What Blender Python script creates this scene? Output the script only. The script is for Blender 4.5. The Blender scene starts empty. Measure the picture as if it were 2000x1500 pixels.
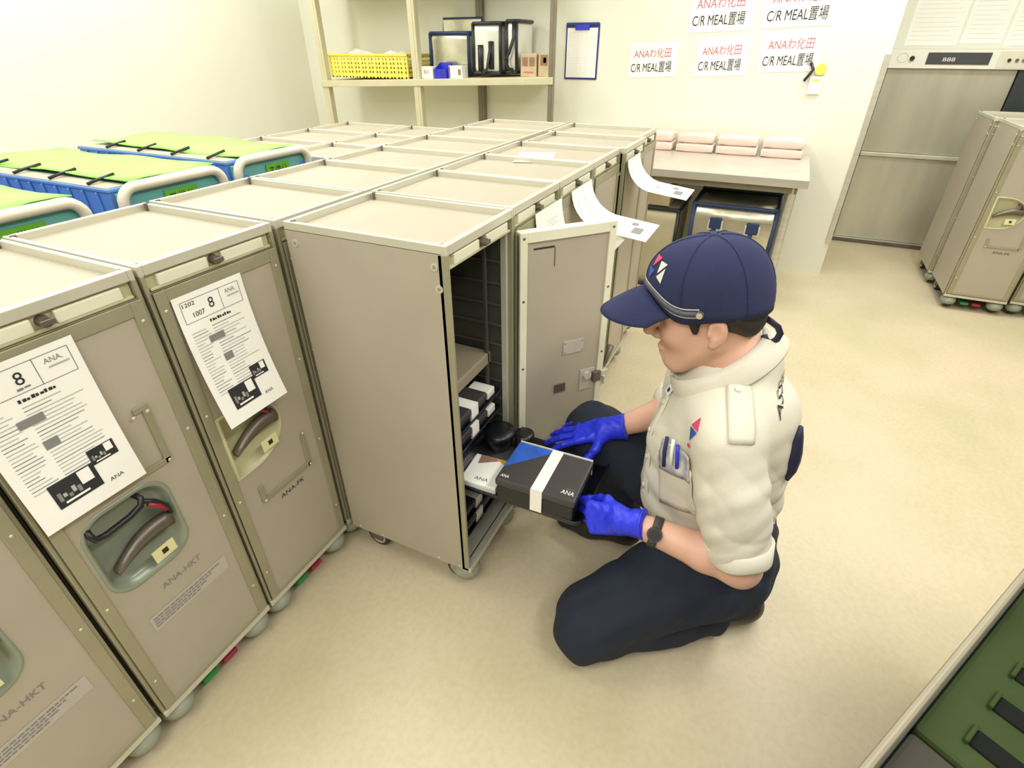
import bpy, bmesh, math, random
import numpy as np
from mathutils import Vector, Matrix
from mathutils.geometry import tessellate_polygon
from mathutils.bvhtree import BVHTree

random.seed(7)
rng = np.random.default_rng(7)
SC = bpy.context.scene
COL = SC.collection
PI = math.pi

# ------------------------------------------------------------------ camera, world, lights, exposure
cam_data = bpy.data.cameras.new('camera')
cam = bpy.data.objects.new('camera', cam_data)
COL.objects.link(cam)
SC.camera = cam
cam_data.sensor_fit = 'HORIZONTAL'
cam_data.sensor_width = 36.0
cam_data.lens = 1038.22 / 2000.0 * 36.0
cam_data.clip_start = 0.02
CAM_POS = Vector((-0.8292, -0.9680, 1.3552))
_yaw, _pit, _rol = 0.4415, -0.5702, -0.0028
_F = Vector((math.cos(_pit) * math.cos(_yaw), math.cos(_pit) * math.sin(_yaw), math.sin(_pit)))
_R = Vector((math.sin(_yaw), -math.cos(_yaw), 0.0))
_U = _R.cross(_F)
_c, _s = math.cos(_rol), math.sin(_rol)
_R2 = _R * _c + _U * _s
_U2 = _U * _c - _R * _s
_m = Matrix((_R2, _U2, -_F)).transposed().to_4x4()
_m.translation = CAM_POS
cam.matrix_world = _m

world = bpy.data.worlds.new('world')
SC.world = world
world.use_nodes = True
world.node_tree.nodes['Background'].inputs[0].default_value = (1.0, 0.99, 0.95, 1)
world.node_tree.nodes['Background'].inputs[1].default_value = 0.35


def area_light(name, loc, sx, sy, power, col=(0.985, 0.99, 1.0), rot=(0, 0, 0)):
    d = bpy.data.lights.new(name, 'AREA')
    d.shape = 'RECTANGLE'
    d.size, d.size_y = sx, sy
    d.energy = power
    d.color = col
    o = bpy.data.objects.new(name, d)
    o.location = loc
    o.rotation_euler = rot
    COL.objects.link(o)
    return o


area_light('ceiling_light_a', (0.9, 0.45, 2.62), 2.6, 0.4, 29)
area_light('ceiling_light_b', (0.2, -2.0, 2.62), 2.6, 0.35, 39)
area_light('ceiling_light_c', (2.75, -1.6, 2.62), 0.5, 1.8, 34)
area_light('ceiling_light_d', (-1.9, -0.3, 2.62), 0.5, 3.0, 48)
area_light('ceiling_light_e', (0.7, 2.2, 2.62), 3.6, 0.3, 42)

SC.view_settings.view_transform = 'Standard'
SC.view_settings.look = 'None'
SC.view_settings.gamma = 1.0
SC.view_settings.use_curve_mapping = False
SC.view_settings.exposure = 0.5
try:
    SC.cycles.max_bounces = 6
    SC.cycles.use_denoising = True
except Exception:
    pass


# ------------------------------------------------------------------ materials
def lin(c):
    return tuple(((v / 255) / 12.92 if v / 255 <= 0.04045 else ((v / 255 + 0.055) / 1.055) ** 2.4) for v in c) + (1.0,)


MATS = {}


def mat(name, col, rough=0.5, metal=0.0, noise=0.0, nscale=20.0, bump=0.0, bscale=200.0, coat=0.0, spec=None, sss=0.0, stretch=None):
    if name in MATS:
        return MATS[name]
    m = bpy.data.materials.new(name)
    m.use_nodes = True
    nt = m.node_tree
    b = nt.nodes['Principled BSDF']
    b.inputs['Base Color'].default_value = lin(col)
    b.inputs['Roughness'].default_value = rough
    b.inputs['Metallic'].default_value = metal
    if coat:
        b.inputs['Coat Weight'].default_value = coat
    if spec is not None:
        b.inputs['Specular IOR Level'].default_value = spec
    if sss:
        b.inputs['Subsurface Weight'].default_value = sss
        b.inputs['Subsurface Radius'].default_value = (0.01, 0.004, 0.002)
    tc = nt.nodes.new('ShaderNodeTexCoord')
    src = tc.outputs['Object']
    if stretch:
        mp = nt.nodes.new('ShaderNodeMapping')
        mp.inputs['Scale'].default_value = stretch
        nt.links.new(src, mp.inputs['Vector'])
        src = mp.outputs['Vector']
    if noise:
        n = nt.nodes.new('ShaderNodeTexNoise')
        n.inputs['Scale'].default_value = nscale
        n.inputs['Detail'].default_value = 5
        nt.links.new(src, n.inputs['Vector'])
        r = nt.nodes.new('ShaderNodeValToRGB')
        c = lin(col)
        r.color_ramp.elements[0].position = 0.3
        r.color_ramp.elements[1].position = 0.7
        r.color_ramp.elements[0].color = tuple(v * (1 - noise) for v in c[:3]) + (1,)
        r.color_ramp.elements[1].color = tuple(min(1, v * (1 + noise)) for v in c[:3]) + (1,)
        nt.links.new(n.outputs['Fac'], r.inputs['Fac'])
        nt.links.new(r.outputs['Color'], b.inputs['Base Color'])
    if bump:
        n2 = nt.nodes.new('ShaderNodeTexNoise')
        n2.inputs['Scale'].default_value = bscale
        n2.inputs['Detail'].default_value = 3
        nt.links.new(src, n2.inputs['Vector'])
        bp = nt.nodes.new('ShaderNodeBump')
        bp.inputs['Strength'].default_value = bump
        bp.inputs['Distance'].default_value = 0.004
        nt.links.new(n2.outputs['Fac'], bp.inputs['Height'])
        nt.links.new(bp.outputs['Normal'], b.inputs['Normal'])
    MATS[name] = m
    return m


PANEL = mat('cart_laminate', (174, 165, 147), 0.42, 0.0, 0.06, 3.0)
TOPP = mat('cart_top_laminate', (174, 165, 145), 0.5, 0.0, 0.05, 4.0)
FRAME = mat('cart_aluminium', (208, 205, 186), 0.36, 0.3, 0.05, 8.0)
DFRAME = mat('door_frame_metal', (160, 155, 128), 0.4, 0.25, 0.06, 8.0)
CREAM = mat('cream_plastic', (226, 223, 198), 0.45, 0, 0.04, 12)
OLIVE = mat('olive_plastic', (192, 188, 148), 0.4, 0, 0.04, 10)
RECESS = mat('grey_green_plastic', (142, 150, 132), 0.28, 0.1, 0.05, 10)
BLACK = mat('black_plastic', (26, 27, 30), 0.4, 0, 0.1, 30)
DARK = mat('underside_shade', (30, 31, 30), 0.6, 0, 0.1, 30)
LATCH = mat('latch_metal', (112, 104, 94), 0.4, 0.5, 0.1, 20)
CASTER = mat('caster_cover', (146, 150, 132), 0.5, 0, 0.08, 15)
TYRE = mat('caster_tyre', (60, 58, 56), 0.7, 0, 0.1, 30)
RED = mat('red_plastic', (150, 36, 62), 0.4, 0, 0.05, 20)
GREEN = mat('green_plastic', (38, 128, 62), 0.4, 0, 0.05, 20)
STEEL = mat('stainless_steel', (204, 200, 186), 0.34, 0.5, 0.08, 6.0, stretch=(1, 1, 12))
CHROME = mat('chrome', (205, 205, 198), 0.18, 0.95, 0.03, 10)
PAPER = mat('paper_white', (246, 244, 236), 0.7, 0, 0.015, 12)
INK = mat('ink_black', (38, 38, 40), 0.7, 0, 0.05, 60)
INKG = mat('ink_grey', (130, 130, 126), 0.7, 0, 0.05, 60)
INKL = mat('ink_light', (178, 176, 168), 0.7, 0, 0.05, 60)
INKR = mat('ink_red', (196, 112, 122), 0.7, 0, 0.05, 60)
INKB = mat('ink_navy', (40, 44, 92), 0.7, 0, 0.05, 60)
TAG = mat('tag_cream', (224, 218, 164), 0.6, 0, 0.03, 30)
LILAC = mat('label_lilac', (186, 178, 168), 0.6, 0, 0.03, 30)
WHITE = mat('white_plastic', (240, 238, 226), 0.45, 0, 0.02, 20)
YELLOW = mat('yellow_plastic', (238, 222, 96), 0.45, 0, 0.04, 20)
BLUE = mat('blue_plastic', (52, 58, 200), 0.4, 0, 0.06, 20)
PINK = mat('pink_pack', (226, 200, 186), 0.6, 0, 0.05, 18, bump=0.3, bscale=30)
FOIL = mat('silver_foil', (208, 204, 182), 0.26, 0.75, 0.12, 9, bump=0.9, bscale=9)
FOILW = mat('white_foil', (226, 226, 216), 0.28, 0.45, 0.08, 9, bump=0.8, bscale=11)
NAVYT = mat('navy_trim', (34, 52, 92), 0.5, 0, 0.1, 30)
CARTON = mat('carton', (196, 176, 138), 0.75, 0, 0.1, 14)
CARTONB = mat('carton_print', (150, 116, 92), 0.75, 0, 0.2, 30)
SKIN = mat('skin', (216, 170, 146), 0.5, 0, 0.05, 25, sss=0.12)
HAIR = mat('hair', (38, 29, 26), 0.6, 0, 0.25, 120)
SHIRT = mat('shirt_cloth', (214, 208, 190), 0.85, 0, 0.03, 12, bump=0.25, bscale=600)
TROUS = mat('navy_cloth', (29, 35, 50), 0.9, 0, 0.12, 14, bump=0.3, bscale=500)
CAPM = mat('cap_cloth', (38, 43, 80), 0.9, 0, 0.08, 20, bump=0.3, bscale=700)
GLOVE = mat('nitrile_blue', (36, 50, 214), 0.42, 0, 0.08, 30, bump=0.35, bscale=90)
TRAYB = mat('tray_black', (22, 24, 30), 0.3, 0, 0.08, 20)
BOXD = mat('meal_box_lid', (62, 58, 58), 0.42, 0, 0.06, 30)
BOXB = mat('meal_box_blue', (40, 92, 190), 0.4, 0, 0.2, 30)
LIME = mat('lime_sheet', (150, 218, 92), 0.5, 0, 0.07, 10)
BLUEC = mat('crate_blue', (92, 138, 206), 0.45, 0, 0.1, 10)
TEAL = mat('teal_panel', (108, 176, 170), 0.4, 0, 0.12, 4)
GTAG = mat('green_tag', (104, 176, 40), 0.5, 0, 0.1, 30)
PRAIL = mat('pale_rail', (222, 212, 192), 0.4, 0, 0.04, 10)
DGREEN = mat('shaded_green_plastic', (50, 62, 32), 0.85, 0, 0.3, 5, spec=0.15)  # dark green, lowered further to hold the shade it stands in
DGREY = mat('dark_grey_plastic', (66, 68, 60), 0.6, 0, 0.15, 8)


def plain_wall(name, col):
    m = bpy.data.materials.new(name)
    m.use_nodes = True
    nt = m.node_tree
    b = nt.nodes['Principled BSDF']
    b.inputs['Roughness'].default_value = 0.6
    tc = nt.nodes.new('ShaderNodeTexCoord')
    n = nt.nodes.new('ShaderNodeTexNoise')
    n.inputs['Scale'].default_value = 1.6
    n.inputs['Detail'].default_value = 3
    nt.links.new(tc.outputs['Object'], n.inputs['Vector'])
    r = nt.nodes.new('ShaderNodeValToRGB')
    c = lin(col)
    r.color_ramp.elements[0].color = tuple(v * 0.97 for v in c[:3]) + (1,)
    r.color_ramp.elements[1].color = tuple(min(1, v * 1.02) for v in c[:3]) + (1,)
    nt.links.new(n.outputs['Fac'], r.inputs['Fac'])
    nt.links.new(r.outputs['Color'], b.inputs['Base Color'])
    return m


WALLM = plain_wall('wall_paint', (232, 231, 213))


def floor_material():
    m = bpy.data.materials.new('floor_epoxy')
    m.use_nodes = True
    nt = m.node_tree
    b = nt.nodes['Principled BSDF']
    b.inputs['Roughness'].default_value = 0.42
    b.inputs['Specular IOR Level'].default_value = 0.35
    tc = nt.nodes.new('ShaderNodeTexCoord')
    n1 = nt.nodes.new('ShaderNodeTexNoise')
    n1.inputs['Scale'].default_value = 1.7
    n1.inputs['Detail'].default_value = 4
    n1.inputs['Roughness'].default_value = 0.55
    nt.links.new(tc.outputs['Object'], n1.inputs['Vector'])
    r1 = nt.nodes.new('ShaderNodeValToRGB')
    e = r1.color_ramp.elements
    e[0].position, e[0].color = 0.34, lin((194, 182, 148))
    e[1].position, e[1].color = 0.62, lin((208, 193, 163))
    nt.links.new(n1.outputs['Fac'], r1.inputs['Fac'])
    n2 = nt.nodes.new('ShaderNodeTexNoise')
    n2.inputs['Scale'].default_value = 60
    n2.inputs['Detail'].default_value = 4
    nt.links.new(tc.outputs['Object'], n2.inputs['Vector'])
    r2 = nt.nodes.new('ShaderNodeValToRGB')
    e = r2.color_ramp.elements
    e[0].position, e[0].color = 0.30, (0.92, 0.915, 0.89, 1)
    e[1].position, e[1].color = 0.62, (1, 1, 1, 1)
    nt.links.new(n2.outputs['Fac'], r2.inputs['Fac'])
    mx = nt.nodes.new('ShaderNodeMix')
    mx.data_type = 'RGBA'
    mx.blend_type = 'MULTIPLY'
    mx.inputs['Factor'].default_value = 1.0
    nt.links.new(r1.outputs['Color'], mx.inputs['A'])
    nt.links.new(r2.outputs['Color'], mx.inputs['B'])
    v = nt.nodes.new('ShaderNodeTexVoronoi')
    v.inputs['Scale'].default_value = 7.0
    nt.links.new(tc.outputs['Object'], v.inputs['Vector'])
    r3 = nt.nodes.new('ShaderNodeValToRGB')
    e = r3.color_ramp.elements
    e[0].position, e[0].color = 0.018, (0.55, 0.5, 0.42, 1)
    e[1].position, e[1].color = 0.035, (1, 1, 1, 1)
    nt.links.new(v.outputs['Distance'], r3.inputs['Fac'])
    mx2 = nt.nodes.new('ShaderNodeMix')
    mx2.data_type = 'RGBA'
    mx2.blend_type = 'MULTIPLY'
    mx2.inputs['Factor'].default_value = 0.5
    nt.links.new(mx.outputs['Result'], mx2.inputs['A'])
    nt.links.new(r3.outputs['Color'], mx2.inputs['B'])
    nt.links.new(mx2.outputs['Result'], b.inputs['Base Color'])
    bp = nt.nodes.new('ShaderNodeBump')
    bp.inputs['Strength'].default_value = 0.06
    bp.inputs['Distance'].default_value = 0.004
    nt.links.new(n2.outputs['Fac'], bp.inputs['Height'])
    nt.links.new(bp.outputs['Normal'], b.inputs['Normal'])
    return m


FLOORM = floor_material()


# ------------------------------------------------------------------ mesh helpers
class MB:
    def __init__(self):
        self.v, self.f, self.mi, self.sm, self.mats = [], [], [], [], []

    def _m(self, m):
        if m not in self.mats:
            self.mats.append(m)
        return self.mats.index(m)

    def add(self, verts, faces, m, smooth=False, xf=None):
        o = len(self.v)
        for p in verts:
            p = Vector(p)
            self.v.append(tuple(xf @ p) if xf is not None else tuple(p))
        k = self._m(m)
        for f in faces:
            self.f.append(tuple(i + o for i in f))
            self.mi.append(k)
            self.sm.append(smooth)
        return self

    def box(self, x0, x1, y0, y1, z0, z1, m, xf=None):
        v = [(x0, y0, z0), (x1, y0, z0), (x1, y1, z0), (x0, y1, z0), (x0, y0, z1), (x1, y0, z1), (x1, y1, z1), (x0, y1, z1)]
        f = [(0, 3, 2, 1), (4, 5, 6, 7), (0, 1, 5, 4), (1, 2, 6, 5), (2, 3, 7, 6), (3, 0, 4, 7)]
        return self.add(v, f, m, False, xf)

    def cyl(self, p0, p1, r0, m, n=16, r1=None, caps=True, xf=None):
        p0, p1 = Vector(p0), Vector(p1)
        r1 = r0 if r1 is None else r1
        a = (p1 - p0).normalized()
        u = a.orthogonal().normalized()
        w = a.cross(u)
        v = []
        for p, r in ((p0, r0), (p1, r1)):
            for i in range(n):
                t = 2 * PI * i / n
                v.append(p + (u * math.cos(t) + w * math.sin(t)) * r)
        f = [(i, (i + 1) % n, n + (i + 1) % n, n + i) for i in range(n)]
        self.add(v, f, m, True, xf)
        if caps:
            self.add(v, [tuple(range(n - 1, -1, -1)), tuple(range(n, 2 * n))], m, False, xf)
        return self

    def tube(self, pts, r, m, n=8, closed=False, flat=None, xf=None):
        pts = [Vector(p) for p in pts]
        L = len(pts)
        rs = r if isinstance(r, (list, tuple)) else [r] * L
        up = None
        v = []
        for i, p in enumerate(pts):
            if closed:
                t = pts[(i + 1) % L] - pts[i - 1]
            else:
                t = pts[min(i + 1, L - 1)] - pts[max(i - 1, 0)]
            t.normalize()
            if up is None:
                up = t.orthogonal().normalized() if flat is None else Vector(flat)
            up = (up - t * up.dot(t)).normalized()
            w = t.cross(up)
            for k in range(n):
                a = 2 * PI * k / n
                fl = 1.0 if flat is None else 0.3
                v.append(p + (up * math.cos(a) * fl + w * math.sin(a)) * rs[i])
        f = []
        for i in range(L if closed else L - 1):
            j = (i + 1) % L
            for k in range(n):
                q = (k + 1) % n
                f.append((i * n + k, i * n + q, j * n + q, j * n + k))
        if not closed:
            f += [tuple(range(n - 1, -1, -1)), tuple((L - 1) * n + k for k in range(n))]
        return self.add(v, f, m, True, xf)

    def rings(self, rings, m, cap0=False, cap1=False, smooth=True, xf=None):
        n = len(rings[0])
        v = [p for r in rings for p in r]
        f = []
        for i in range(len(rings) - 1):
            for k in range(n):
                q = (k + 1) % n
                f.append((i * n + k, i * n + q, (i + 1) * n + q, (i + 1) * n + k))
        if cap0:
            f.append(tuple(range(n - 1, -1, -1)))
        if cap1:
            f.append(tuple((len(rings) - 1) * n + k for k in range(n)))
        return self.add(v, f, m, smooth, xf)

    def dome(self, c, r, nrm, m, n=10, xf=None, h=0.5):
        c, a = Vector(c), Vector(nrm).normalized()
        u = a.orthogonal().normalized()
        w = a.cross(u)
        rg = []
        for j in range(3):
            t = j / 3 * PI / 2
            rg.append([c + (u * math.cos(2 * PI * i / n) + w * math.sin(2 * PI * i / n)) * r * math.cos(t) + a * r * h * math.sin(t) for i in range(n)])
        return self.rings(rg, m, False, True, True, xf)

    def build(self, name, parent=None, bevel=0.0, seg=2, loc=None):
        me = bpy.data.meshes.new(name)
        me.from_pydata([tuple(p) for p in self.v], [], self.f)
        for m in self.mats:
            me.materials.append(m)
        for p, k, s in zip(me.polygons, self.mi, self.sm):
            p.material_index = k
            p.use_smooth = s
        me.update()
        o = bpy.data.objects.new(name, me)
        COL.objects.link(o)
        if parent is not None:
            o.parent = parent
        if loc is not None:
            o.location = loc
        if bevel:
            b = o.modifiers.new('bevel', 'BEVEL')
            b.width = bevel
            b.segments = seg
            b.limit_method = 'ANGLE'
            b.angle_limit = 0.6
        return o


def tag(o, label=None, cat=None, group=None, kind=None):
    if label:
        o['label'] = label
    if cat:
        o['category'] = cat
    if group:
        o['group'] = group
    if kind:
        o['kind'] = kind
    return o


def thing(name, label, cat, loc=(0, 0, 0), rz=0.0, group=None):
    o = bpy.data.objects.new(name, None)
    o.empty_display_size = 0.05
    COL.objects.link(o)
    o.location = loc
    o.rotation_euler = (0, 0, rz)
    return tag(o, label, cat, group)


def copy_tree(o, parent=None):
    c = o.copy()
    COL.objects.link(c)
    if parent is not None:
        c.parent = parent
    for ch in list(o.children):
        copy_tree(ch, c)
    return c


def rrect(x0, x1, z0, z1, r, n=6):
    out = []
    for cx, cz, a0 in ((x1 - r, z1 - r, 0), (x0 + r, z1 - r, 90), (x0 + r, z0 + r, 180), (x1 - r, z0 + r, 270)):
        for i in range(n + 1):
            a = math.radians(a0 + 90 * i / n)
            out.append((cx + r * math.cos(a), cz + r * math.sin(a)))
    return out


_TXT = {}


def text_flat(body):
    """outline mesh of a word, normalised to width 1; returns verts2d, faces, height"""
    if body in _TXT:
        return _TXT[body]
    c = bpy.data.curves.new('word', 'FONT')
    c.body = body
    c.resolution_u = 3
    o = bpy.data.objects.new('word', c)
    COL.objects.link(o)
    dg = bpy.context.evaluated_depsgraph_get()
    dg.update()
    me = bpy.data.meshes.new_from_object(o.evaluated_get(dg))
    v = np.array([p.co[:2] for p in me.vertices]) if len(me.vertices) else np.zeros((3, 2))
    f = [tuple(p.vertices) for p in me.polygons]
    bpy.data.objects.remove(o)
    bpy.data.curves.remove(c)
    bpy.data.meshes.remove(me)
    lo, hi = v.min(0), v.max(0)
    s = max(hi[0] - lo[0], 1e-6)
    v = (v - lo) / s
    _TXT[body] = (v, f, (hi[1] - lo[1]) / s)
    return _TXT[body]


def put_text(mb, body, u0, u1, v0, v1, fn, m):
    """lay a word into the rectangle u0..u1, v0..v1 of the mapping fn(u, v) -> point"""
    v, f, h = text_flat(body)
    pts = [fn(u0 + p[0] * (u1 - u0), v0 + p[1] / max(h, 1e-6) * (v1 - v0)) for p in v]
    mb.add(pts, f, m)


def put_rect(mb, u0, u1, v0, v1, fn, m, n=1):
    pts, f = [], []
    for j in range(n + 1):
        for i in (0, 1):
            pts.append(fn(u0 + (u1 - u0) * i, v0 + (v1 - v0) * j / n))
    for j in range(n):
        f.append((2 * j, 2 * j + 1, 2 * j + 3, 2 * j + 2))
    mb.add(pts, f, m)


# ------------------------------------------------------------------ room
XW, YL, XR, ZC = 3.25, 2.88, 4.26, 2.7
CORNER_Y = -1.395


def struct(mb, name, bevel=0.0):
    return tag(mb.build(name, bevel=bevel), kind='structure')


struct(MB().box(-4.0, XR + 0.3, -5.0, YL + 0.1, -0.1, 0.0, FLOORM), 'floor')
struct(MB().box(-4.0, XR + 0.3, -5.0, YL + 0.1, ZC, ZC + 0.1, WALLM), 'ceiling')
struct(MB().box(-4.0, XW, YL, YL + 0.1, 0, ZC, WALLM), 'wall_left')
wb = MB().box(XW, XR, CORNER_Y, YL + 0.1, 0, ZC, WALLM)
struct(wb, 'wall_back')
struct(MB().box(XR, XR + 0.1, -5.0, CORNER_Y, 0, ZC, WALLM), 'wall_recess')
struct(MB().box(-4.0, XR + 0.1, -5.1, -5.0, 0, ZC, WALLM), 'wall_right')
struct(MB().box(-4.1, -4.0, -5.0, YL + 0.1, 0, ZC, WALLM), 'wall_rear')
# corner guard of stainless steel
g = MB()
g.box(XW - 0.006, XW + 0.05, CORNER_Y - 0.006, CORNER_Y + 0.026, 0.22, 1.30, STEEL)
struct(g, 'trim_1', 0.002)


# ------------------------------------------------------------------ meal carts
CW, CD, CH = 0.303, 0.415, 1.03


def outline_recess(style):
    if style == 'round':
        return rrect(0.045, 0.2, 0.452, 0.638, 0.045, 6)
    pts = []
    n = 27
    for i in range(n + 1):
        t = -PI / 2 + PI * i / n
        pts.append((0.085 + 0.1 * math.cos(t), 0.59 + 0.082 * math.sin(t)))
    pts += [(0.04, 0.672), (0.04, 0.508)]
    return pts


def door_mesh_set(root, style, hinged=False, detail=True):
    """door of a cart, front facing -y; x runs 0.013 .. CW-0.013"""
    x0, x1, z0, z1 = 0.008, CW - 0.008, 0.098, 0.978
    yf, yb = -0.004, 0.02
    ol = outline_recess(style)
    c = (sum(p[0] for p in ol) / len(ol), sum(p[1] for p in ol) / len(ol))
    lip = [(c[0] + (p[0] - c[0]) * 1.08, c[1] + (p[1] - c[1]) * 1.08) for p in ol]
    d = MB()
    outer = [(x0, z0), (x1, z0), (x1, z1), (x0, z1)]
    if detail:
        loops = [[Vector((p[0], p[1], 0)) for p in outer], [Vector((p[0], p[1], 0)) for p in lip]]
        flat = outer + lip
        tris = tessellate_polygon(loops)
        fs = []
        for t in tris:
            a, b, e = (Vector((flat[i][0], flat[i][1])) for i in t)
            fs.append(tuple(t) if (b - a).cross(e - a) > 0 else tuple(reversed(t)))
        d.add([(p[0], yf, p[1]) for p in flat], fs, PANEL)
    else:
        d.add([(p[0], yf, p[1]) for p in outer], [(0, 1, 2, 3)], PANEL)
    d.add([(x0, yf, z0), (x1, yf, z0), (x1, yf, z1), (x0, yf, z1), (x0, yb, z0), (x1, yb, z0), (x1, yb, z1), (x0, yb, z1)],
          [(0, 4, 5, 1), (1, 5, 6, 2), (2, 6, 7, 3), (3, 7, 4, 0), (4, 7, 6, 5)], DFRAME)
    door = d.build('door', root)
    fr = MB()
    w = 0.022
    e = 0.0035
    fr.box(x0, x0 + w, yf - e, yf + 0.004, z0, z1, DFRAME)
    fr.box(x1 - w, x1, yf - e, yf + 0.004, z0, z1, DFRAME)
    fr.box(x0 + w, x1 - w, yf - e, yf + 0.004, z1 - 0.026, z1, DFRAME)
    fr.box(x0 + w, x1 - w, yf - e, yf + 0.004, z0, z0 + 0.012, DFRAME)
    for zz in (0.2, 0.45, 0.7, 0.94):
        for xx in (x0 + w / 2, x1 - w / 2):
            fr.dome((xx, yf - e, zz), 0.0035, (0, -1, 0), FRAME, 8)
    fr.build('door_frame', door, 0.0015)
    if not detail:
        return door
    rm = RECESS if style == 'round' else OLIVE
    r = MB()
    sets = [(1.09, yf - 0.0005), (1.07, yf - 0.003), (1.0, yf - 0.002), (0.93, yf + 0.012), (0.84, yf + 0.019)]
    rg = [[(c[0] + (p[0] - c[0]) * s, y, c[1] + (p[1] - c[1]) * s) for p in ol] for s, y in sets]
    r.rings(rg, rm, False, True)
    r.build('handle_recess', door)
    if style == 'round':
        hb = MB()
        pts = [(0.058, 0.008, 0.632), (0.054, -0.012, 0.62), (0.058, -0.014, 0.607), (0.075, -0.014, 0.603), (0.12, -0.014, 0.606), (0.145, -0.014, 0.613), (0.151, -0.012, 0.626), (0.147, 0.008, 0.634)]
        hb.tube(pts, 0.0062, BLACK, 10)
        hb.build('handle', door)
        cb = MB()
        cb.tube([(0.15, -0.008, 0.618), (0.172, -0.010, 0.598), (0.186, -0.01, 0.574), (0.188, -0.008, 0.552)], 0.0055, BLACK, 8)
        cb.tube([(0.158, -0.012, 0.604), (0.172, -0.014, 0.588), (0.181, -0.014, 0.57)], 0.005, RED, 8)
        cb.build('indicator', door)
        zl = 0.0
    else:
        cb = MB()
        cb.tube([(0.135, -0.004, 0.65), (0.155, -0.008, 0.632), (0.165, -0.008, 0.61)], 0.005, BLACK, 8)
        cb.tube([(0.142, -0.009, 0.638), (0.154, -0.011, 0.625)], 0.0045, RED, 8)
        cb.build('indicator', door)
        zl = 0.064
    lt = MB()
    ox = 0.0 if style == 'round' else -0.012
    prof = []
    for i in range(9):
        t = i / 8
        x = 0.062 + t * 0.125 + ox
        zc = 0.508 + 0.018 * math.sin(t * PI * 0.9) + t * 0.026 + zl
        hh = 0.006 + 0.009 * math.sin(min(1, t * 1.3) * PI / 2)
        prof.append([(x, -0.012, zc - hh), (x, -0.017, zc), (x, -0.012, zc + hh), (x, 0.004, zc + hh), (x, 0.004, zc - hh)])
    lt.rings(prof, LATCH, True, True)
    lt.build('latch', door)
    tg = MB()
    tx = 0.122 + ox
    xf = Matrix.Translation((tx, -0.0185, 0.472 + zl)) @ Matrix.Rotation(-0.05, 4, 'Y')
    tg.box(0, 0.046, 0, 0.0012, 0, 0.031, TAG, xf)
    tg.box(0.018, 0.03, -0.0006, 0, 0.01, 0.022, INK, xf)
    tg.build('seal_tag', door)
    ch = MB()
    if style == 'round':
        pts = [(0.205, 0.784), (0.232, 0.784), (0.232, 0.658), (0.10, 0.658)]
    else:
        pts = [(0.238, 0.5), (0.238, 0.398), (0.085, 0.398), (0.085, 0.45)]
    for a, b in zip(pts, pts[1:]):
        xa, xb = min(a[0], b[0]), max(a[0], b[0])
        za, zb = min(a[1], b[1]), max(a[1], b[1])
        if xb - xa < 0.001:
            ch.box(xa - 0.012, xa, yf - 0.0055, yf, za, zb, DFRAME)
        else:
            ch.box(xa, xb, yf - 0.0055, yf, za, za + 0.012, DFRAME)
    for p in pts[:3]:
        ch.dome((p[0] - 0.004, yf - 0.0055, p[1] + (0.004 if p[1] < 0.7 else -0.004)), 0.004, (0, -1, 0), FRAME, 8)
    ch.build('card_holder', door, 0.0012)
    fn = lambda u, v: (u, yf - 0.0008, v)
    lt = MB()
    if style == 'round':
        put_text(lt, 'ANA-HKT', 0.115, 0.204, 0.392, 0.407, fn, INKG)
        lt.build('lettering', door)
        lb = MB()
        put_rect(lb, 0.066, 0.25, 0.31, 0.352, fn, LILAC)
        f2 = lambda u, v: (u, yf - 0.0014, v)
        rr = random.Random(11)
        for i in range(4):
            u = 0.072
            while u < 0.226 - 0.016 * i:
                wl = rr.uniform(0.005, 0.014)
                put_rect(lb, u, u + wl, 0.341 - i * 0.0075, 0.3445 - i * 0.0075, f2, INKG)
                u += wl + 0.0022
        lb.build('notice_label', door)
    else:
        put_text(lt, 'ANA-FK', 0.125, 0.205, 0.366, 0.379, fn, INK)
        lt.build('lettering', door)
    return door


def caster(root, x, y, front=True):
    c = MB()
    if front:
        prof = ((0.018, 0.024), (0.034, 0.032), (0.039, 0.044), (0.039, 0.055), (0.033, 0.067), (0.016, 0.075))
        c.rings([[(x + r * math.cos(2 * PI * k / 24), y - 0.004 + r * 1.12 * math.sin(2 * PI * k / 24), z) for k in range(24)] for r, z in prof], CASTER, True, True)
    else:
        for dx in (-0.019, 0.015):
            c.box(x + dx, x + dx + 0.004, y - 0.02, y + 0.02, 0.03, 0.08, LATCH)
        c.box(x - 0.022, x + 0.022, y - 0.025, y + 0.025, 0.074, 0.082, LATCH)
    cc = c.build('caster', root)
    w = MB()
    yy = y + (0.016 if front else 0.0)
    w.cyl((x - 0.011, yy, 0.0375), (x + 0.011, yy, 0.0375), 0.0375, TYRE, 20)
    w.cyl((x - 0.0135, yy, 0.0375), (x + 0.0135, yy, 0.0375), 0.027, STEEL, 16)
    w.build('wheel', cc)


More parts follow.
